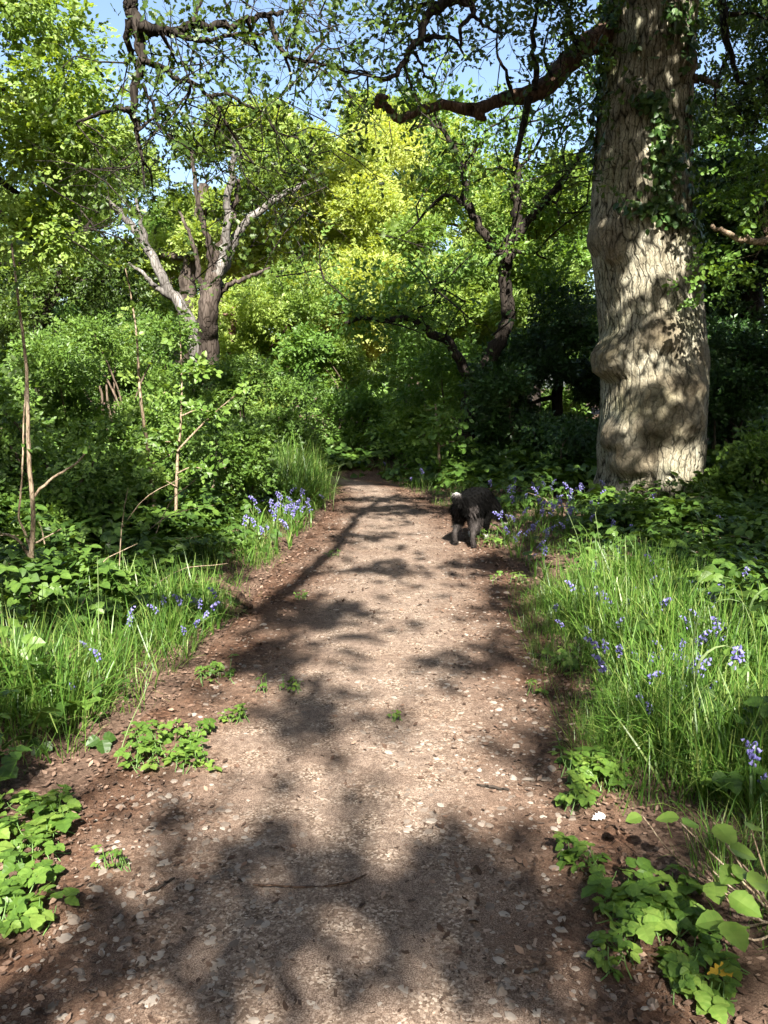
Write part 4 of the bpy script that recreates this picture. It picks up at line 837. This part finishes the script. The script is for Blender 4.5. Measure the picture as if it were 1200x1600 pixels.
a = np.linspace(0, 2 * np.pi, 7, endpoint=False); STV = np.vstack([np.c_[np.cos(a) * (1 + .25 * np.sin(a * 2 + 1)), np.sin(a) * .75 * (1 + .2 * np.cos(a * 3)), -.15 * np.ones(7)], np.c_[np.cos(a) * .72, np.sin(a) * .55, .22 + .05 * np.sin(a * 2)], [[0, 0, .28]]])
STF = [[i, (i + 1) % 7, 7 + (i + 1) % 7] for i in range(7)] + [[i, 7 + (i + 1) % 7, 7 + i] for i in range(7)] + [[7 + i, 7 + (i + 1) % 7, 14] for i in range(7)]
sz = rng.gamma(1.8, .0032, len(x)) + .003; sz = np.minimum(sz, .026)
scatter(g, (STV, tri(STF)), np.c_[x, y, .017 + sz * .0], np.c_[rng.normal(size=(len(x), 2)), rng.normal(0, .1, len(x))], np.c_[rng.normal(0, .15, (len(x), 2)), np.ones(len(x))], sz, rng.random(len(x)), jit=.03)
n = 520; x, y = ground_pts(n, -1.1, 1.0, 1.3, 4.2, 2.2); d = sd(x, y); kp = (d < -.2); x, y = x[kp], y[kp]; sz = rng.uniform(.009, .023, len(x))
scatter(g, (STV * [1, 1, .55], tri(STF)), np.c_[x, y, .019 - sz * .02], np.c_[rng.normal(size=(len(x), 2)), rng.normal(0, .06, len(x))], np.c_[rng.normal(0, .1, (len(x), 2)), np.ones(len(x))], sz, rng.random(len(x)), jit=.03)
tag(g.build('gravel', M_stone), 'pale angular stones embedded in the path', None, None, 'stuff')

# grass
def blade(bend, w=.0085, n=4):
    t = np.linspace(0, 1, n + 1); ang = bend * t ** 1.3 * 1.5
    dx = np.r_[0, np.cumsum(np.sin((ang[1:] + ang[:-1]) / 2) / n)]; dz = np.r_[0, np.cumsum(np.cos((ang[1:] + ang[:-1]) / 2) / n)]
    ww = w * (1 - t ** 2.2) + .002
    V = np.vstack([np.c_[dx, -ww, dz], np.c_[dx, ww, dz]]); m = n + 1
    return V, tri([[i, i + 1, m + i + 1, m + i] for i in range(n)])
BL = [blade(.25), blade(.6), blade(1.0), blade(1.35), blade(.1, .007)]
def grass(geo, x, y, z, h, lean=.2, ya=None, out=0):
    n = len(x); wh = rng.integers(0, len(BL), n); 
    up = np.c_[rng.normal(0, lean * .6, (n, 2)) + out, np.ones(n)]; tp = np.c_[np.cos(ya), np.sin(ya), np.zeros(n)]
    up = norm(up); tp = norm(tp - (tp * up).sum(1, keepdims=True) * up); rr = rng.random(n)
    for k in range(len(BL)):
        m = wh == k; scatter(geo, BL[k], np.c_[x, y, z][m], tp[m], up[m], h[m], rr[m], jit=.05)
g = Geo()
def gpatch(n, fn, x0, x1, y0, y1, hmin, hmax, lean=.22):
    x, y = ground_pts(n, x0, x1, y0, y1); d = sd(x, y); a, b_, dp = proj(np.c_[x, y, np.zeros(n)])
    tf = np.clip((fbm(x * 3, y * 3, 51) - .35) * 3, .08, 1)
    kp = (rng.random(n) < fn(x, y, d, a, b_) * tf) & keep_view(x, y); x, y, d = x[kp], y[kp], d[kp]
    nt = max(1, len(x) // 16); ti = rng.integers(0, nt, len(x)); ox, oy = rng.normal(0, .045, (2, len(x))); x, y = x[:nt][ti] + ox, y[:nt][ti] + oy; d = sd(x, y)
    kp = d > -.16; x, y, d, ox, oy = x[kp], y[kp], d[kp], ox[kp], oy[kp]
    e = np.clip((d + .16) / .4, .45, 1) * rng.uniform(.55, 1.1, len(x))
    grass(g, x, y, gz(x, y, d) - .01, rng.uniform(hmin, hmax, len(x)) * e * (.8 + .4 * fbm(x * 2, y * 2, 57)), lean, np.arctan2(oy, ox) + rng.normal(0, .7, len(x)), np.c_[ox, oy] * 3)
edge = lambda d, a, b_: np.clip((d - a) / .12 + .5, 0, 1) * np.clip((b_ - d) / .3 + .5, 0, 1)
lside = lambda x: x < 0
gpatch(90000, lambda x, y, d, a, b_: edge(d, .10, 1.0) * (x < 0) * (y < 5.3) * (y > 2.9) * np.clip((1210 - b_) / 60, 0, 1), -3.6, 0, 2.6, 5.4, .2, .44)
gpatch(26000, lambda x, y, d, a, b_: edge(d, .05, .7) * (x < 0) * (y > 5.2) * .8, -2.6, 0, 5.2, 12.2, .15, .38)
gpatch(12000, lambda x, y, d, a, b_: (np.hypot((a - 440) / 75, (b_ - 772) / 40) < 1) * 1., -2.2, -.6, 9.3, 12.2, .45, .85, .12)
gpatch(120000, lambda x, y, d, a, b_: edge(d, -.10, 1.0) * (x > 0) * np.clip((1290 - b_) / 60, 0, 1), .7, 3, 2.3, 5.8, .2, .45)
gpatch(34000, lambda x, y, d, a, b_: edge(d, -.06, .8) * (x > 0) * .7, .2, 3.2, 5.6, 12.5, .15, .34)
gpatch(5000, lambda x, y, d, a, b_: edge(d, .1, 1.2) * .5, -3, 2, 12, 15.5, .2, .4)
gpatch(7000, lambda x, y, d, a, b_: (x < 0) * edge(d, .1, .8) * (b_ > 1180) * .35, -2, 0, 1.6, 3.3, .1, .25)
gpatch(16000, lambda x, y, d, a, b_: (x > 0) * edge(d, .22, 1.3) * (b_ > 1230) * .7, .6, 2.2, 1.2, 2.9, .1, .3)
tag(g.build('grass', M_grass), 'long soft green grass on both banks of the path', None, None, 'stuff')

# undergrowth: bramble, nettle and bluebell leaves
g = Geo()
def under(n, fn, x0, x1, y0, y1, smin, smax, hfn, T):
    x, y = ground_pts(n, x0, x1, y0, y1, .85); d = sd(x, y); a, b_, dp = proj(np.c_[x, y, np.full(n, .2)])
    cl = np.clip((fbm(x * 1.7, y * 1.7, 61) - .38) * 4, .05, 1)
    kp = (rng.random(n) < fn(x, y, d, a, b_) * cl) & keep_view(x, y) & ((x - cx[0]) ** 2 + (y - OY) ** 2 > .62 ** 2) & ~((np.abs(x - cx[0]) < .75) & (y > 7.9) & (y < OY) & (rng.random(n) < .8)); x, y, d = x[kp], y[kp], d[kp]
    H = hfn(x, y, d) * (.5 + fbm(x * 2.3, y * 2.3, 67)); z = gz(x, y, d) + H * rng.random(len(x)) ** .6
    t = np.c_[rng.normal(size=(len(x), 2)), rng.normal(-.2, .25, len(x))]
    scatter(g, T, np.c_[x, y, z], t, np.c_[rng.normal(0, .4, (len(x), 2)), np.ones(len(x))], rng.uniform(smin, smax, len(x)), jit=.08)
under(26000, lambda x, y, d, a, b_: np.clip((d - .55) / .4, 0, 1) * (x < 0), -6, -.7, 3.2, 9, .10, .19, lambda x, y, d: np.clip(.10 + d * .22, 0, .6), TRIFS)
under(12000, lambda x, y, d, a, b_: np.clip((d - .3) / .5, 0, 1) * (x < 0), -8, -.5, 8, 14, .14, .26, lambda x, y, d: np.clip(.15 + d * .2, 0, .7), TRIFS)
under(26000, lambda x, y, d, a, b_: np.clip((d - .45) / .5, 0, 1) * (x > 0) * (b_ < 1010), .8, 6, 3.8, 9.6, .09, .17, lambda x, y, d: np.clip(.08 + d * .12, 0, .34), TRIFS)
under(9000, lambda x, y, d, a, b_: np.clip((d - .2) / .5, 0, 1) * (x > 0), .5, 8, 9, 15, .14, .26, lambda x, y, d: np.clip(.12 + d * .15, 0, .6), TRIFS)
under(9000, lambda x, y, d, a, b_: np.clip((d - .1) / .5, 0, 1), -6, 4, 11.5, 17, .16, .3, lambda x, y, d: np.clip(.15 + d * .2, 0, .8), TRIFS)
under(6500, lambda x, y, d, a, b_: np.clip((d - .28) / .25, 0, 1) * (x > 0) * (b_ > 1000), .7, 2.6, 1.3, 4.6, .08, .14, lambda x, y, d: .08 + .15 * np.clip(d, 0, 1), TRIF)
under(2400, lambda x, y, d, a, b_: np.clip((d - .3) / .3, 0, 1) * (x < 0) * (b_ > 1150), -2.4, -.9, 1.4, 3.3, .08, .14, lambda x, y, d: .06 + .1 * np.clip(d, 0, 1), TRIF)
under(9000, lambda x, y, d, a, b_: np.clip((d - .1) / .3, 0, 1) * (d < 1.4), -3, 3.6, 2.4, 7.5, .06, .14, lambda x, y, d: .12 + .28 * np.clip(d, 0, 1), TRIF)
tag(g.build('undergrowth', M_bramble), 'tangle of bramble and nettle leaves covering the banks', None, None, 'stuff')
# bare canes in the undergrowth
g = Geo()
for _ in range(90):
    side = -1 if rng.random() < .72 else 1; y = rng.uniform(4, 11); x = (-1.6 - rng.random() * 3) if side < 0 else 2 + rng.random() * 3
    if math.hypot(x - cx[0], y - OY) < .9: continue
    p = np.array([x, y, .02]); d = rng.normal(size=3) * [1, .7, .3] + [0, 0, .9]; d /= np.linalg.norm(d); L = rng.uniform(.5, 1.3)
    limb(g, [p, p + d * L * .5, p + d * L + [0, 0, -.25 * L]], [.005, .004, .002], 5, 4, .6)
tag(g.build('dead_stems', M_twig, None, True), 'bare brown canes and dead stems tangled through the banks', None, None, 'stuff')

# ------------------------------------------------------------------ low plants at the path edge, one by one
def low_plant(name, label, px, py, rw, rh, n, size, leaf=M_straw, hgt=.07, T=TRIF, group='low leafy plants along the path edges', stems=True):
    c = G(px, py); root = empty(name, (c[0], c[1], 0), label, 'plant', group); g = Geo(); gs = Geo()
    for i in range(int(n * 2)):
        q = G(px + rng.uniform(-1, 1) * rw, py + rng.uniform(-1, 1) * rh); dd = sd([q[0]], [q[1]])[0]; z0 = gz([q[0]], [q[1]], np.array([dd]))[0] if dd > 0 else .015
        h = hgt * rng.uniform(.2, 1.1); tp = np.array([q[0], q[1], z0 + h]); t = np.r_[rng.normal(size=2), rng.uniform(-.15, .15)]; t /= np.linalg.norm(t); s = size * .56 * rng.uniform(.6, 1.25)
        scatter(g, T, tp[None], t[None], np.r_[rng.normal(0, .42, 2), 1][None], np.array([s]), jit=.10)
        if stems: limb(gs, [[q[0] - t[0] * s * .5, q[1] - t[1] * s * .5, z0 - .005], tp * .5 + np.array([q[0], q[1], z0]) * .5, tp + t * s * .15], [.0022, .002, .0015], 5, 2, 0)
    if gs.V: gs.build('stalks', M_stemg, root, True)
    g.build('leaves', leaf, root)
    return root
for a in [('wild_strawberry', 'broad sunlit mat of low leaves at the left path edge below the grass', 265, 1180, 62, 34, 46, .105), ('wild_strawberry', 'tiny isolated leafy plant on the left of the path, above the big leaf mat', 368, 1131, 18, 7, 9, .07),
          ('wild_strawberry', 'pale leafy plant at the foot of the left grass near white dry leaf', 337, 1062, 28, 14, 12, .10), ('wild_strawberry', 'thin row of leaves growing out onto the path from the left', 436, 1084, 36, 5, 8, .07), ('bramble_seedling', 'large-leaved bramble spilling in at the lower left edge', 40, 1310, 60, 50, 26, .15),
          ('bramble_seedling', 'bramble clump at the left edge nearest the viewer', 30, 1420, 55, 45, 24, .14), ('bramble_seedling', 'bright small bramble at the left just below the long grass', 85, 1275, 40, 25, 12, .12), ('wild_strawberry', 'little sprig of pale leaves on the bare left litter', 180, 1364, 25, 5, 6, .055),
          ('wild_strawberry', 'dense patch of leaves at the right path edge below the bright grass', 925, 1215, 50, 22, 26, .12), ('wild_strawberry', 'pair of pale leaves under the dense right-hand patch', 905, 1262, 26, 18, 8, .11), ('wild_strawberry', 'small three-leaved plant alone on the right litter', 908, 1358, 26, 16, 8, .12),
          ('bramble_seedling', 'large bright clump of rounded leaves at the lower right', 1010, 1430, 65, 45, 34, .15), ('bramble_seedling', 'small plant below the large bright right clump', 962, 1512, 22, 28, 8, .10), ('bramble_seedling', 'dark low leaves in the bottom right corner', 1100, 1535, 60, 40, 20, .12),
          ('wild_strawberry', 'shaded green plant at the right edge level with the dog-side grass', 880, 1042, 36, 14, 12, .11), ('wild_strawberry', 'two tiny leaves on the right litter', 838, 1088, 14, 4, 5, .06), ('wild_strawberry', 'pale upright leaves against the foot of the right grass', 932, 1122, 14, 26, 8, .10),
          ('wild_strawberry', 'little leaves at the right path edge just nearer than the dog', 795, 910, 28, 6, 9, .09), ('wild_strawberry', 'speck of green on the path near the shadow of the bough', 520, 874, 9, 3, 5, .06), ('wild_strawberry', 'speck of green on the path beside the fallen branch end', 470, 940, 10, 3, 5, .06),
          ('wild_strawberry', 'single green scrap in the middle of the path', 622, 1133, 9, 3, 3, .05), ('bramble_seedling', 'fresh lit leaves under the nose of the dog', 772, 846, 28, 14, 22, .12, M_straw, .14), ('wild_strawberry', 'bright lit leaves among the bluebells on the right bank', 945, 950, 45, 18, 12, .17, M_straw, .3),
          ('wild_strawberry', 'bright lit leaves standing in the right-hand grass', 1065, 960, 40, 20, 10, .17, M_straw, .3), ('bramble_seedling', 'lit leaves at the foot of the big oak', 1075, 800, 45, 20, 26, .19, M_bramble, .35), ('bramble_seedling', 'leafy bramble below the left bluebells by the sapling', 130, 960, 80, 35, 30, .17, M_bramble, .3)]:
    low_plant(*a)
# big-leaved hazel seedling bottom right
HZ = ovate(8, .43, .07, .06, -.10)
root = empty('hazel_seedling', G(1130, 1480), 'big pleated round-leaved hazel seedling at the lower right edge', 'plant'); g = Geo(); gs = Geo()
base = G(1215, 1440)
for x, y, s, dz, dr in [(1035, 1278, .10, .22, (-1, .3)), (985, 1280, .075, .2, (-1, -.1)), (1085, 1287, .085, .24, (1, .3)), (1140, 1310, .11, .30, (.3, -.8)), (1170, 1335, .10, .3, (1, -.4)), (1135, 1372, .10, .26, (-.8, -.5)), (1165, 1365, .09, .27, (.8, .3)), (1120, 1400, .10, .22, (-.2, -1)), (1175, 1420, .12, .24, (.7, -.6)), (1100, 1440, .10, .18, (-.9, .1)), (1155, 1470, .12, .2, (.2, -1)), (1195, 1380, .10, .27, (1, 0)), (1180, 1290, .09, .3, (.6, .8))]:
    q = G(x, y, dz); t = np.array([dr[0], dr[1], -.18]); t /= np.linalg.norm(t)
    scatter(g, HZ, (q - t * s * .5)[None], t[None], np.r_[rng.normal(0, .2, 2) + [0, -.15], 1][None], np.array([s * .72]), np.array([rng.uniform(.5, 1)]), jit=.03)
    limb(gs, [base + [rng.normal() * .02, rng.normal() * .02, 0], base * .35 + q * .65 + [0, 0, -.02], q - t * s * .55], [.004, .003, .0018], 6, 4, .2)
gs.build('stems', M_twig, root, True); g.build('leaves', M_straw, root)
g = Geo(); scatter(g, OAK, G(1105, 1522, .05)[None], np.array([[1, .2, .1]]), np.array([[.1, -.2, 1]]), np.array([.075]), np.array([.5])); tag(g.build('fallen_leaf', plain('yellow_dead_leaf', [(.5, .3, .03), (.6, .38, .05)])), 'single yellow fallen leaf at the lower right', 'leaf')
g = Geo(); scatter(g, OAK, G(925, 1280, .03)[None], np.array([[1, .5, .1]]), np.array([[.2, -.3, 1]]), np.array([.06]), np.array([.5])); tag(g.build('fallen_leaf', plain('white_dead_leaf', [(.6, .55, .5), (.62, .57, .52)])), 'whitish dry fallen leaf below the right-hand leaf patch', 'leaf')

# tall grass stalks
def stalk(label, px, base_y, r=.0028, head=0.0, leaves=()):
    b0 = G(px[0][0], base_y); Y = b0[1]; root = empty('grass_stalk', b0, label, 'grass stalk', 'tall grass stalks'); g = Geo()
    p = np.array([P(x, y, Y) for x, y in px]); p[0] = b0; limb(g, p, np.linspace(r, r * .5, len(p)), 5, 5, .2); g.build('stem', M_pale, root, True)
    gl = Geo()
    for (x, y, dx, L, bend) in leaves:
        q = P(x, y, Y); scatter(gl, blade(bend, .03, 7), q[None], np.array([[np.sign(dx), .15, 0.]]), np.array([[dx * .5, 0, 1.]]), np.array([L]))
    if gl.V: gl.build('leaf_blade', M_pale, root)
    return root
stalk('tall stalk with folded pale blade at the left path edge by the leaf mat', [(182, 1195), (200, 1140), (218, 1100), (232, 1068)], 1195, .003, leaves=[(230, 1066, -.2, .12, 1.6), (215, 1105, .4, .2, .5)])
stalk('straight pale stalk rising through the left bluebells', [(155, 1010), (154, 950), (153, 900), (152, 868)], 1050, .003, leaves=[(154, 940, .3, .15, .3)])
stalk('tall stalk left of the big oak foot with a hanging blade', [(950, 930), (942, 880), (934, 830), (930, 800)], 980, .003, leaves=[(932, 800, -.1, .2, 2.2)])
stalk('tallest upright stalk in front of the big oak foot', [(980, 990), (979, 930), (977, 880), (977, 838)], 1040, .0035, leaves=[(978, 900, -.5, .25, 1.8), (978, 890, -.4, .15, .5)])
stalk('slanting thin stalk left of the two tall ones', [(920, 900), (905, 850), (893, 815), (884, 795)], 930, .0022)
stalk('arching broad-bladed stalk at the right edge', [(1190, 1060), (1180, 1000), (1165, 950), (1150, 925)], 1110, .003, leaves=[(1178, 985, -.6, .3, 1.6), (1170, 960, .5, .25, 1.5), (1160, 940, -.4, .2, 1.3)])
stalk('pale stalk with a drooping blade in the bright right grass', [(1090, 1130), (1086, 1080), (1083, 1030), (1081, 1000)], 1160, .003, leaves=[(1086, 1060, .5, .3, 1.7), (1083, 1010, .3, .2, .3)])
stalk('feathery seed stalk at the left of the path end', [(520, 790), (523, 765), (527, 742), (530, 728)], 800, .004, leaves=[(527, 742, .4, .25, 1.4), (523, 755, -.4, .2, 1.2)])

# ------------------------------------------------------------------ bluebells
def bell(s=1.0):
    rings = [(0, .0035), (.006, .006), (.013, .0065), (.018, .0095)]; k = 6; V = []; f = []
    for z, r in rings:
        for i in range(k):
            a = 2 * np.pi * i / k; rr = r * (1.25 if (z > .017 and i % 2 == 0) else 1); V.append([z * s, math.cos(a) * rr * s, math.sin(a) * rr * s])
    for j in range(len(rings) - 1):
        for i in range(k): f.append([j * k + i, j * k + (i + 1) % k, (j + 1) * k + (i + 1) % k, (j + 1) * k + i])
    return np.array(V), tri(f)
BELL = bell(.8)
def bluebell_parts(root, h):
    gs, gf, gl = Geo(), Geo(), Geo()
    pts = [(0, 0, 0), (.005, 0, h * .5), (.02, 0, h * .85), (.055, 0, h)]; p, r = limb(gs, pts, [.0026, .002, .0016, .001], 5, 5, .1)
    for i in range(10):
        q = p[int(len(p) * (.58 + .4 * i / 10))]; a = i * 2.4; t = np.array([math.cos(a) * .8 + .35, math.sin(a) * .8, -.9]); t /= np.linalg.norm(t)
        scatter(gf, BELL, (q + t * .010)[None], t[None], np.array([[.3, .2, .9]]), np.array([rng.uniform(.9, 1.25)]))
    for i in range(4):
        a = i * 1.6 + rng.random(); scatter(gl, blade(.9, .03, 4), np.zeros((1, 3)), np.array([[math.cos(a), math.sin(a), 0.]]), np.array([[math.cos(a) * .4, math.sin(a) * .4, 1.]]), np.array([h * .8]))
    return gs.build('stem', M_stemg, root, True), gf.build('flowers', M_bell, root, True), gl.build('leaf_blades', M_grass, root)
BGR = 'bluebells in drifts on both banks'
bproto = []
def place_bell(px, py, label, h):
    q = G(px, py, h + .03); first = len(bproto) < 4
    d = sd([q[0]], [q[1]]); z = float(gz([q[0]], [q[1]], d)[0]) if d[0] > 0 else .0
    if d[0] < .03: return
    if first:
        o = empty('bluebell', (0, 0, 0), label, 'bluebell', BGR); bluebell_parts(o, .26 + .03 * len(bproto)); bproto.append(o)
    else:
        s = bproto[rng.integers(0, 4)]; o = s.copy(); COL.objects.link(o); o['label'] = label
        for c in list(s.children):
            e = c.copy(); COL.objects.link(e); e.parent = o
    sc = h / .31 * rng.uniform(.7, 1.1); o.location = (q[0], q[1], z - .01); o.rotation_euler = (rng.normal(0, .12), rng.normal(0, .12), rng.uniform(0, 6.3)); o.scale = (sc, sc, sc)
def drift(n, x, y, rx, ry, label, h=.3):
    for _ in range(n):
        place_bell(x + rng.normal() * rx * .8, y + rng.normal() * ry * .75, label, h * rng.uniform(.85, 1.15))
for x, y in [(132, 960), (195, 945), (164, 995), (248, 922), (205, 930), (262, 925), (285, 915), (300, 935), (308, 920), (312, 942), (318, 915), (325, 930), (330, 912), (338, 908), (343, 920), (295, 905), (288, 942), (310, 905), (335, 940), (322, 945)]:
    place_bell(x, y, 'violet bluebell among brambles on the left bank, beside the fallen branch', .3)
place_bell(128, 1050, 'lone small bluebell low in the left-hand grass', .2)
drift(60, 470, 785, 42, 26, 'pale sunlit bluebell in the drift on the left bank at the path end', .33)
drift(95, 845, 785, 72, 40, 'deep blue bluebell in the shaded drift between the dog and the big oak', .32)
drift(34, 1020, 985, 120, 60, 'violet bluebell standing in the bright grass on the right bank', .3)
drift(20, 1110, 985, 65, 45, 'violet bluebell at the right edge behind the bright grass', .3)
drift(18, 940, 930, 70, 45, 'violet bluebell beside the tall stalks in front of the big oak', .28)
drift(20, 1050, 890, 120, 45, 'blue bluebell in the dark brambles right of the tall stalks', .3)
drift(24, 560, 722, 60, 16, 'dim bluebell in the shade across the end of the path', .4)
drift(10, 622, 742, 16, 10, 'pale bluebell in the small clump right of the path end', .4)
drift(12, 705, 764, 16, 8, 'bright violet bluebell in the clump just behind the dog', .36)
drift(8, 960, 775, 40, 14, 'bluebell at the foot of the big oak trunk', .3)
drift(4, 1188, 1170, 10, 14, 'large violet bluebell nearest the viewer at the right edge', .28)
drift(8, 815, 870, 20, 22, 'bluebell at the right path edge just nearer than the dog', .25)

# ------------------------------------------------------------------ the dog
def build_dog():
    feet = G(727, 857); a = R(22); fw = np.array([math.sin(a), math.cos(a), 0]); lf = np.array([-fw[1], fw[0], 0])
    W = lambda f, l_, z: feet + fw * f + lf * l_ + np.array([0, 0, z + .012])
    root = empty('dog', W(.2, 0, -.012), 'shaggy black and white dog sniffing the right-hand path edge, seen from behind', 'dog')
    chain = {}
    verts, radii, edges = [], [], []
    def add(p, r, parent=None):
        verts.append(W(*p) - np.array(root.location)); radii.append(r); i = len(verts) - 1
        if parent is not None: edges.append((parent, i))
        return i
    pel = add((.02, 0, .425), (.115, .105)); mid = add((.22, 0, .43), (.12, .125), pel); chs = add((.44, 0, .40), (.125, .14), mid); sh = add((.55, -.02, .40), (.10, .115), chs)
    nk = add((.63, -.08, .33), (.085, .09), sh); hd = add((.67, -.13, .25), (.075, .075), nk); st_ = add((.685, -.175, .19), (.05, .048), hd); mz = add((.69, -.21, .145), (.034, .034), st_); no = add((.692, -.235, .115), (.024, .022), mz)
    tb = add((-.085, 0, .45), (.045, .045), pel); t1 = add((-.15, .02, .47), (.05, .05), tb); t2 = add((-.16, .05, .50), (.045, .045), t1); t3 = add((-.12, .07, .535), (.028, .028), t2)
    for s in (1, -1):
        off = .05 if s > 0 else -.02
        hp = add((.03, s * .075, .36), (.085, .085), pel); kn = add((.08 + off, s * .095, .25), (.062, .062), hp); hk = add((-.075 + off, s * .098, .145), (.024, .022), kn); pw = add((-.045 + off, s * .098, .04), (.022, .021), hk); tt = add((.015 + off, s * .1, .022), (.027, .018), pw)
        sd_ = add((.45, s * .085, .33), (.07, .07), chs); el = add((.42 + off, s * .095, .22), (.043, .043), sd_); wr = add((.45 + off, s * .09, .10), (.026, .026), el); pf = add((.455 + off, s * .09, .035), (.026, .025), wr); tf = add((.51 + off, s * .09, .02), (.026, .017), pf)
    me = bpy.data.meshes.new('body'); me.from_pydata([tuple(v) for v in verts], edges, []); me.update()
    o = bpy.data.objects.new('body', me); COL.objects.link(o)
    sk = o.modifiers.new('skin', 'SKIN'); sk.use_smooth_shade = True
    if not me.skin_vertices: pass
    for i, r in enumerate(radii): me.skin_vertices[0].data[i].radius = r
    me.skin_vertices[0].data[0].use_root = True
    sb = o.modifiers.new('sub', 'SUBSURF'); sb.levels = 2; sb.render_levels = 2
    dg = bpy.context.evaluated_depsgraph_get(); ev = o.evaluated_get(dg); m2 = bpy.data.meshes.new_from_object(ev)
    nv = len(m2.vertices); Vv = np.empty(nv * 3, np.float32); m2.vertices.foreach_get('co', Vv); Vv = Vv.reshape(-1, 3).astype(float)
    Nn = np.empty(nv * 3, np.float32); m2.vertices.foreach_get('normal', Nn); Nn = Nn.reshape(-1, 3).astype(float)
    bpy.data.objects.remove(o)
    loc = np.array(root.location)
    def local(v):
        q = v + loc - feet; return q @ fw, q @ lf, q[:, 2] - .012
    def coat(v):
        f, l_, z = local(v); c = np.full(len(v), .03)                                     # 0 black .. .4 grey brown .. 1 white
        c = np.where((z < .30) & (f < .16), .34, c)                                   # grey-brown hind legs
        c = np.where((f < -.02) & (abs(l_) > .055) & (z < .42), .42, c)
        c = np.where((z < .065) & (f > .3), 1.0, c); c = np.where(f < -.06, np.maximum(c, np.clip((z - .505) / .035, 0, 1) * .9), c)
        c = np.where((f > .64) & (z < .15), .9, c)
        return c
    m, n, l, b, out = mat('dog_coat'); at = n.new('ShaderNodeAttribute'); at.attribute_name = 'coat'
    rp = ramp(n, [(0, (.003, .0028, .0026)), (.15, (.006, .0055, .005)), (.45, (.05, .043, .04)), (.75, (.2, .185, .18)), (1, (.5, .48, .46))]); l.new(at.outputs['Fac'], rp.inputs[0]); l.new(rp.outputs[0], b.inputs['Base Color'])
    b.inputs['Roughness'].default_value = .6; b.inputs['Specular IOR Level'].default_value = .06
    m2.name = 'body'; m2.materials.clear(); m2.materials.append(m); bo = bpy.data.objects.new('body', m2); COL.objects.link(bo); bo.parent = root
    A = m2.attributes.new('coat', 'FLOAT', 'POINT'); A.data.foreach_set('value', coat(Vv).astype(np.float32))
    m2.polygons.foreach_set('use_smooth', np.ones(len(m2.polygons), bool))
    # fur
    K = 30000; ar = np.empty(len(m2.polygons), np.float32); m2.polygons.foreach_get('area', ar); pi = rng.choice(len(ar), K, p=ar / ar.sum())
    ce = np.empty(len(ar) * 3, np.float32); m2.polygons.foreach_get('center', ce); ce = ce.reshape(-1, 3)[pi].astype(float); nn = np.empty(len(ar) * 3, np.float32); m2.polygons.foreach_get('normal', nn); nn = nn.reshape(-1, 3)[pi].astype(float)
    ce = ce + rng.normal(0, .004, ce.shape); f, l_, z = local(ce)
    dirv = nn * .45 + np.array([0, 0, -.75]) - fw * .45 + rng.normal(0, .22, ce.shape); dirv = norm(dirv)
    tail = (f < -.06) & (z > .44); ln = np.where(z < .19, .008, np.where(z < .34, .04, .045)) * rng.uniform(.6, 1.3, K); ln = np.where((f > .66), .018, ln); ln = np.where((f < .02) & (z < .36) & (z > .22), .042, ln)
    w = norm(np.cross(dirv, nn + rng.normal(0, .3, nn.shape))) * .0022
    Vf = np.stack([ce - w, ce + w, ce + dirv * ln[:, None] + nn * .003], 1).reshape(-1, 3)
    cc = np.clip(np.repeat(coat(ce), 3) + np.repeat(rng.normal(0, .05, K), 3), 0, 1)
    fo = mesh('fur', Vf, [(np.arange(K * 3).reshape(-1, 3), rng.random(K), 0)], m, root); A = fo.data.attributes.new('coat', 'FLOAT', 'POINT'); A.data.foreach_set('value', cc.astype(np.float32))
    # ears, nose, eyes
    for s, (f0, l0, z0) in ((1, (.63, -.105, .315)), (-1, (.715, -.125, .305))):
        g = Geo(); c = W(f0, l0, z0); out_ = fw * (s * -.05) + np.array([0, 0, .02]); dn = np.array([0, 0, -.05]) + lf * -.03
        Vv2 = [c - lf * .025, c + lf * .025, c + out_ * .8 + lf * .012, c + out_ * .9 - lf * .02, c + out_ + dn, c + np.array([0, 0, -.012])]
        g.add(Vv2, np.array([[0, 1, 2], [0, 2, 3], [3, 2, 4], [0, 3, 5], [5, 2, 1], [5, 4, 2], [5, 3, 4]])); e = g.build('ear', m, root, True); A = e.data.attributes.new('coat', 'FLOAT', 'POINT'); A.data.foreach_set('value', np.full(6, .07, np.float32))
    mk, n, l, b, out = mat('wet_black'); b.inputs['Base Color'].default_value = (.01, .01, .01, 1); b.inputs['Roughness'].default_value = .25
    for nm, c, r in (('nose', W(.692, -.255, .105), .016), ('eye', W(.645, -.165, .24), .009), ('eye', W(.727, -.165, .24), .009)):
        u, v = np.meshgrid(np.linspace(0, 2 * np.pi, 10, endpoint=False), np.linspace(.05, np.pi - .05, 7)); Vs = np.stack([np.cos(u) * np.sin(v), np.sin(u) * np.sin(v), np.cos(v)], -1).reshape(-1, 3) * r + c
        ii = [[j * 10 + i, j * 10 + (i + 1) % 10, (j + 1) * 10 + (i + 1) % 10, (j + 1) * 10 + i] for j in range(6) for i in range(10)]
        g = Geo(); g.add(Vs, np.array(ii)); g.build(nm, mk, root, True)
build_dog()
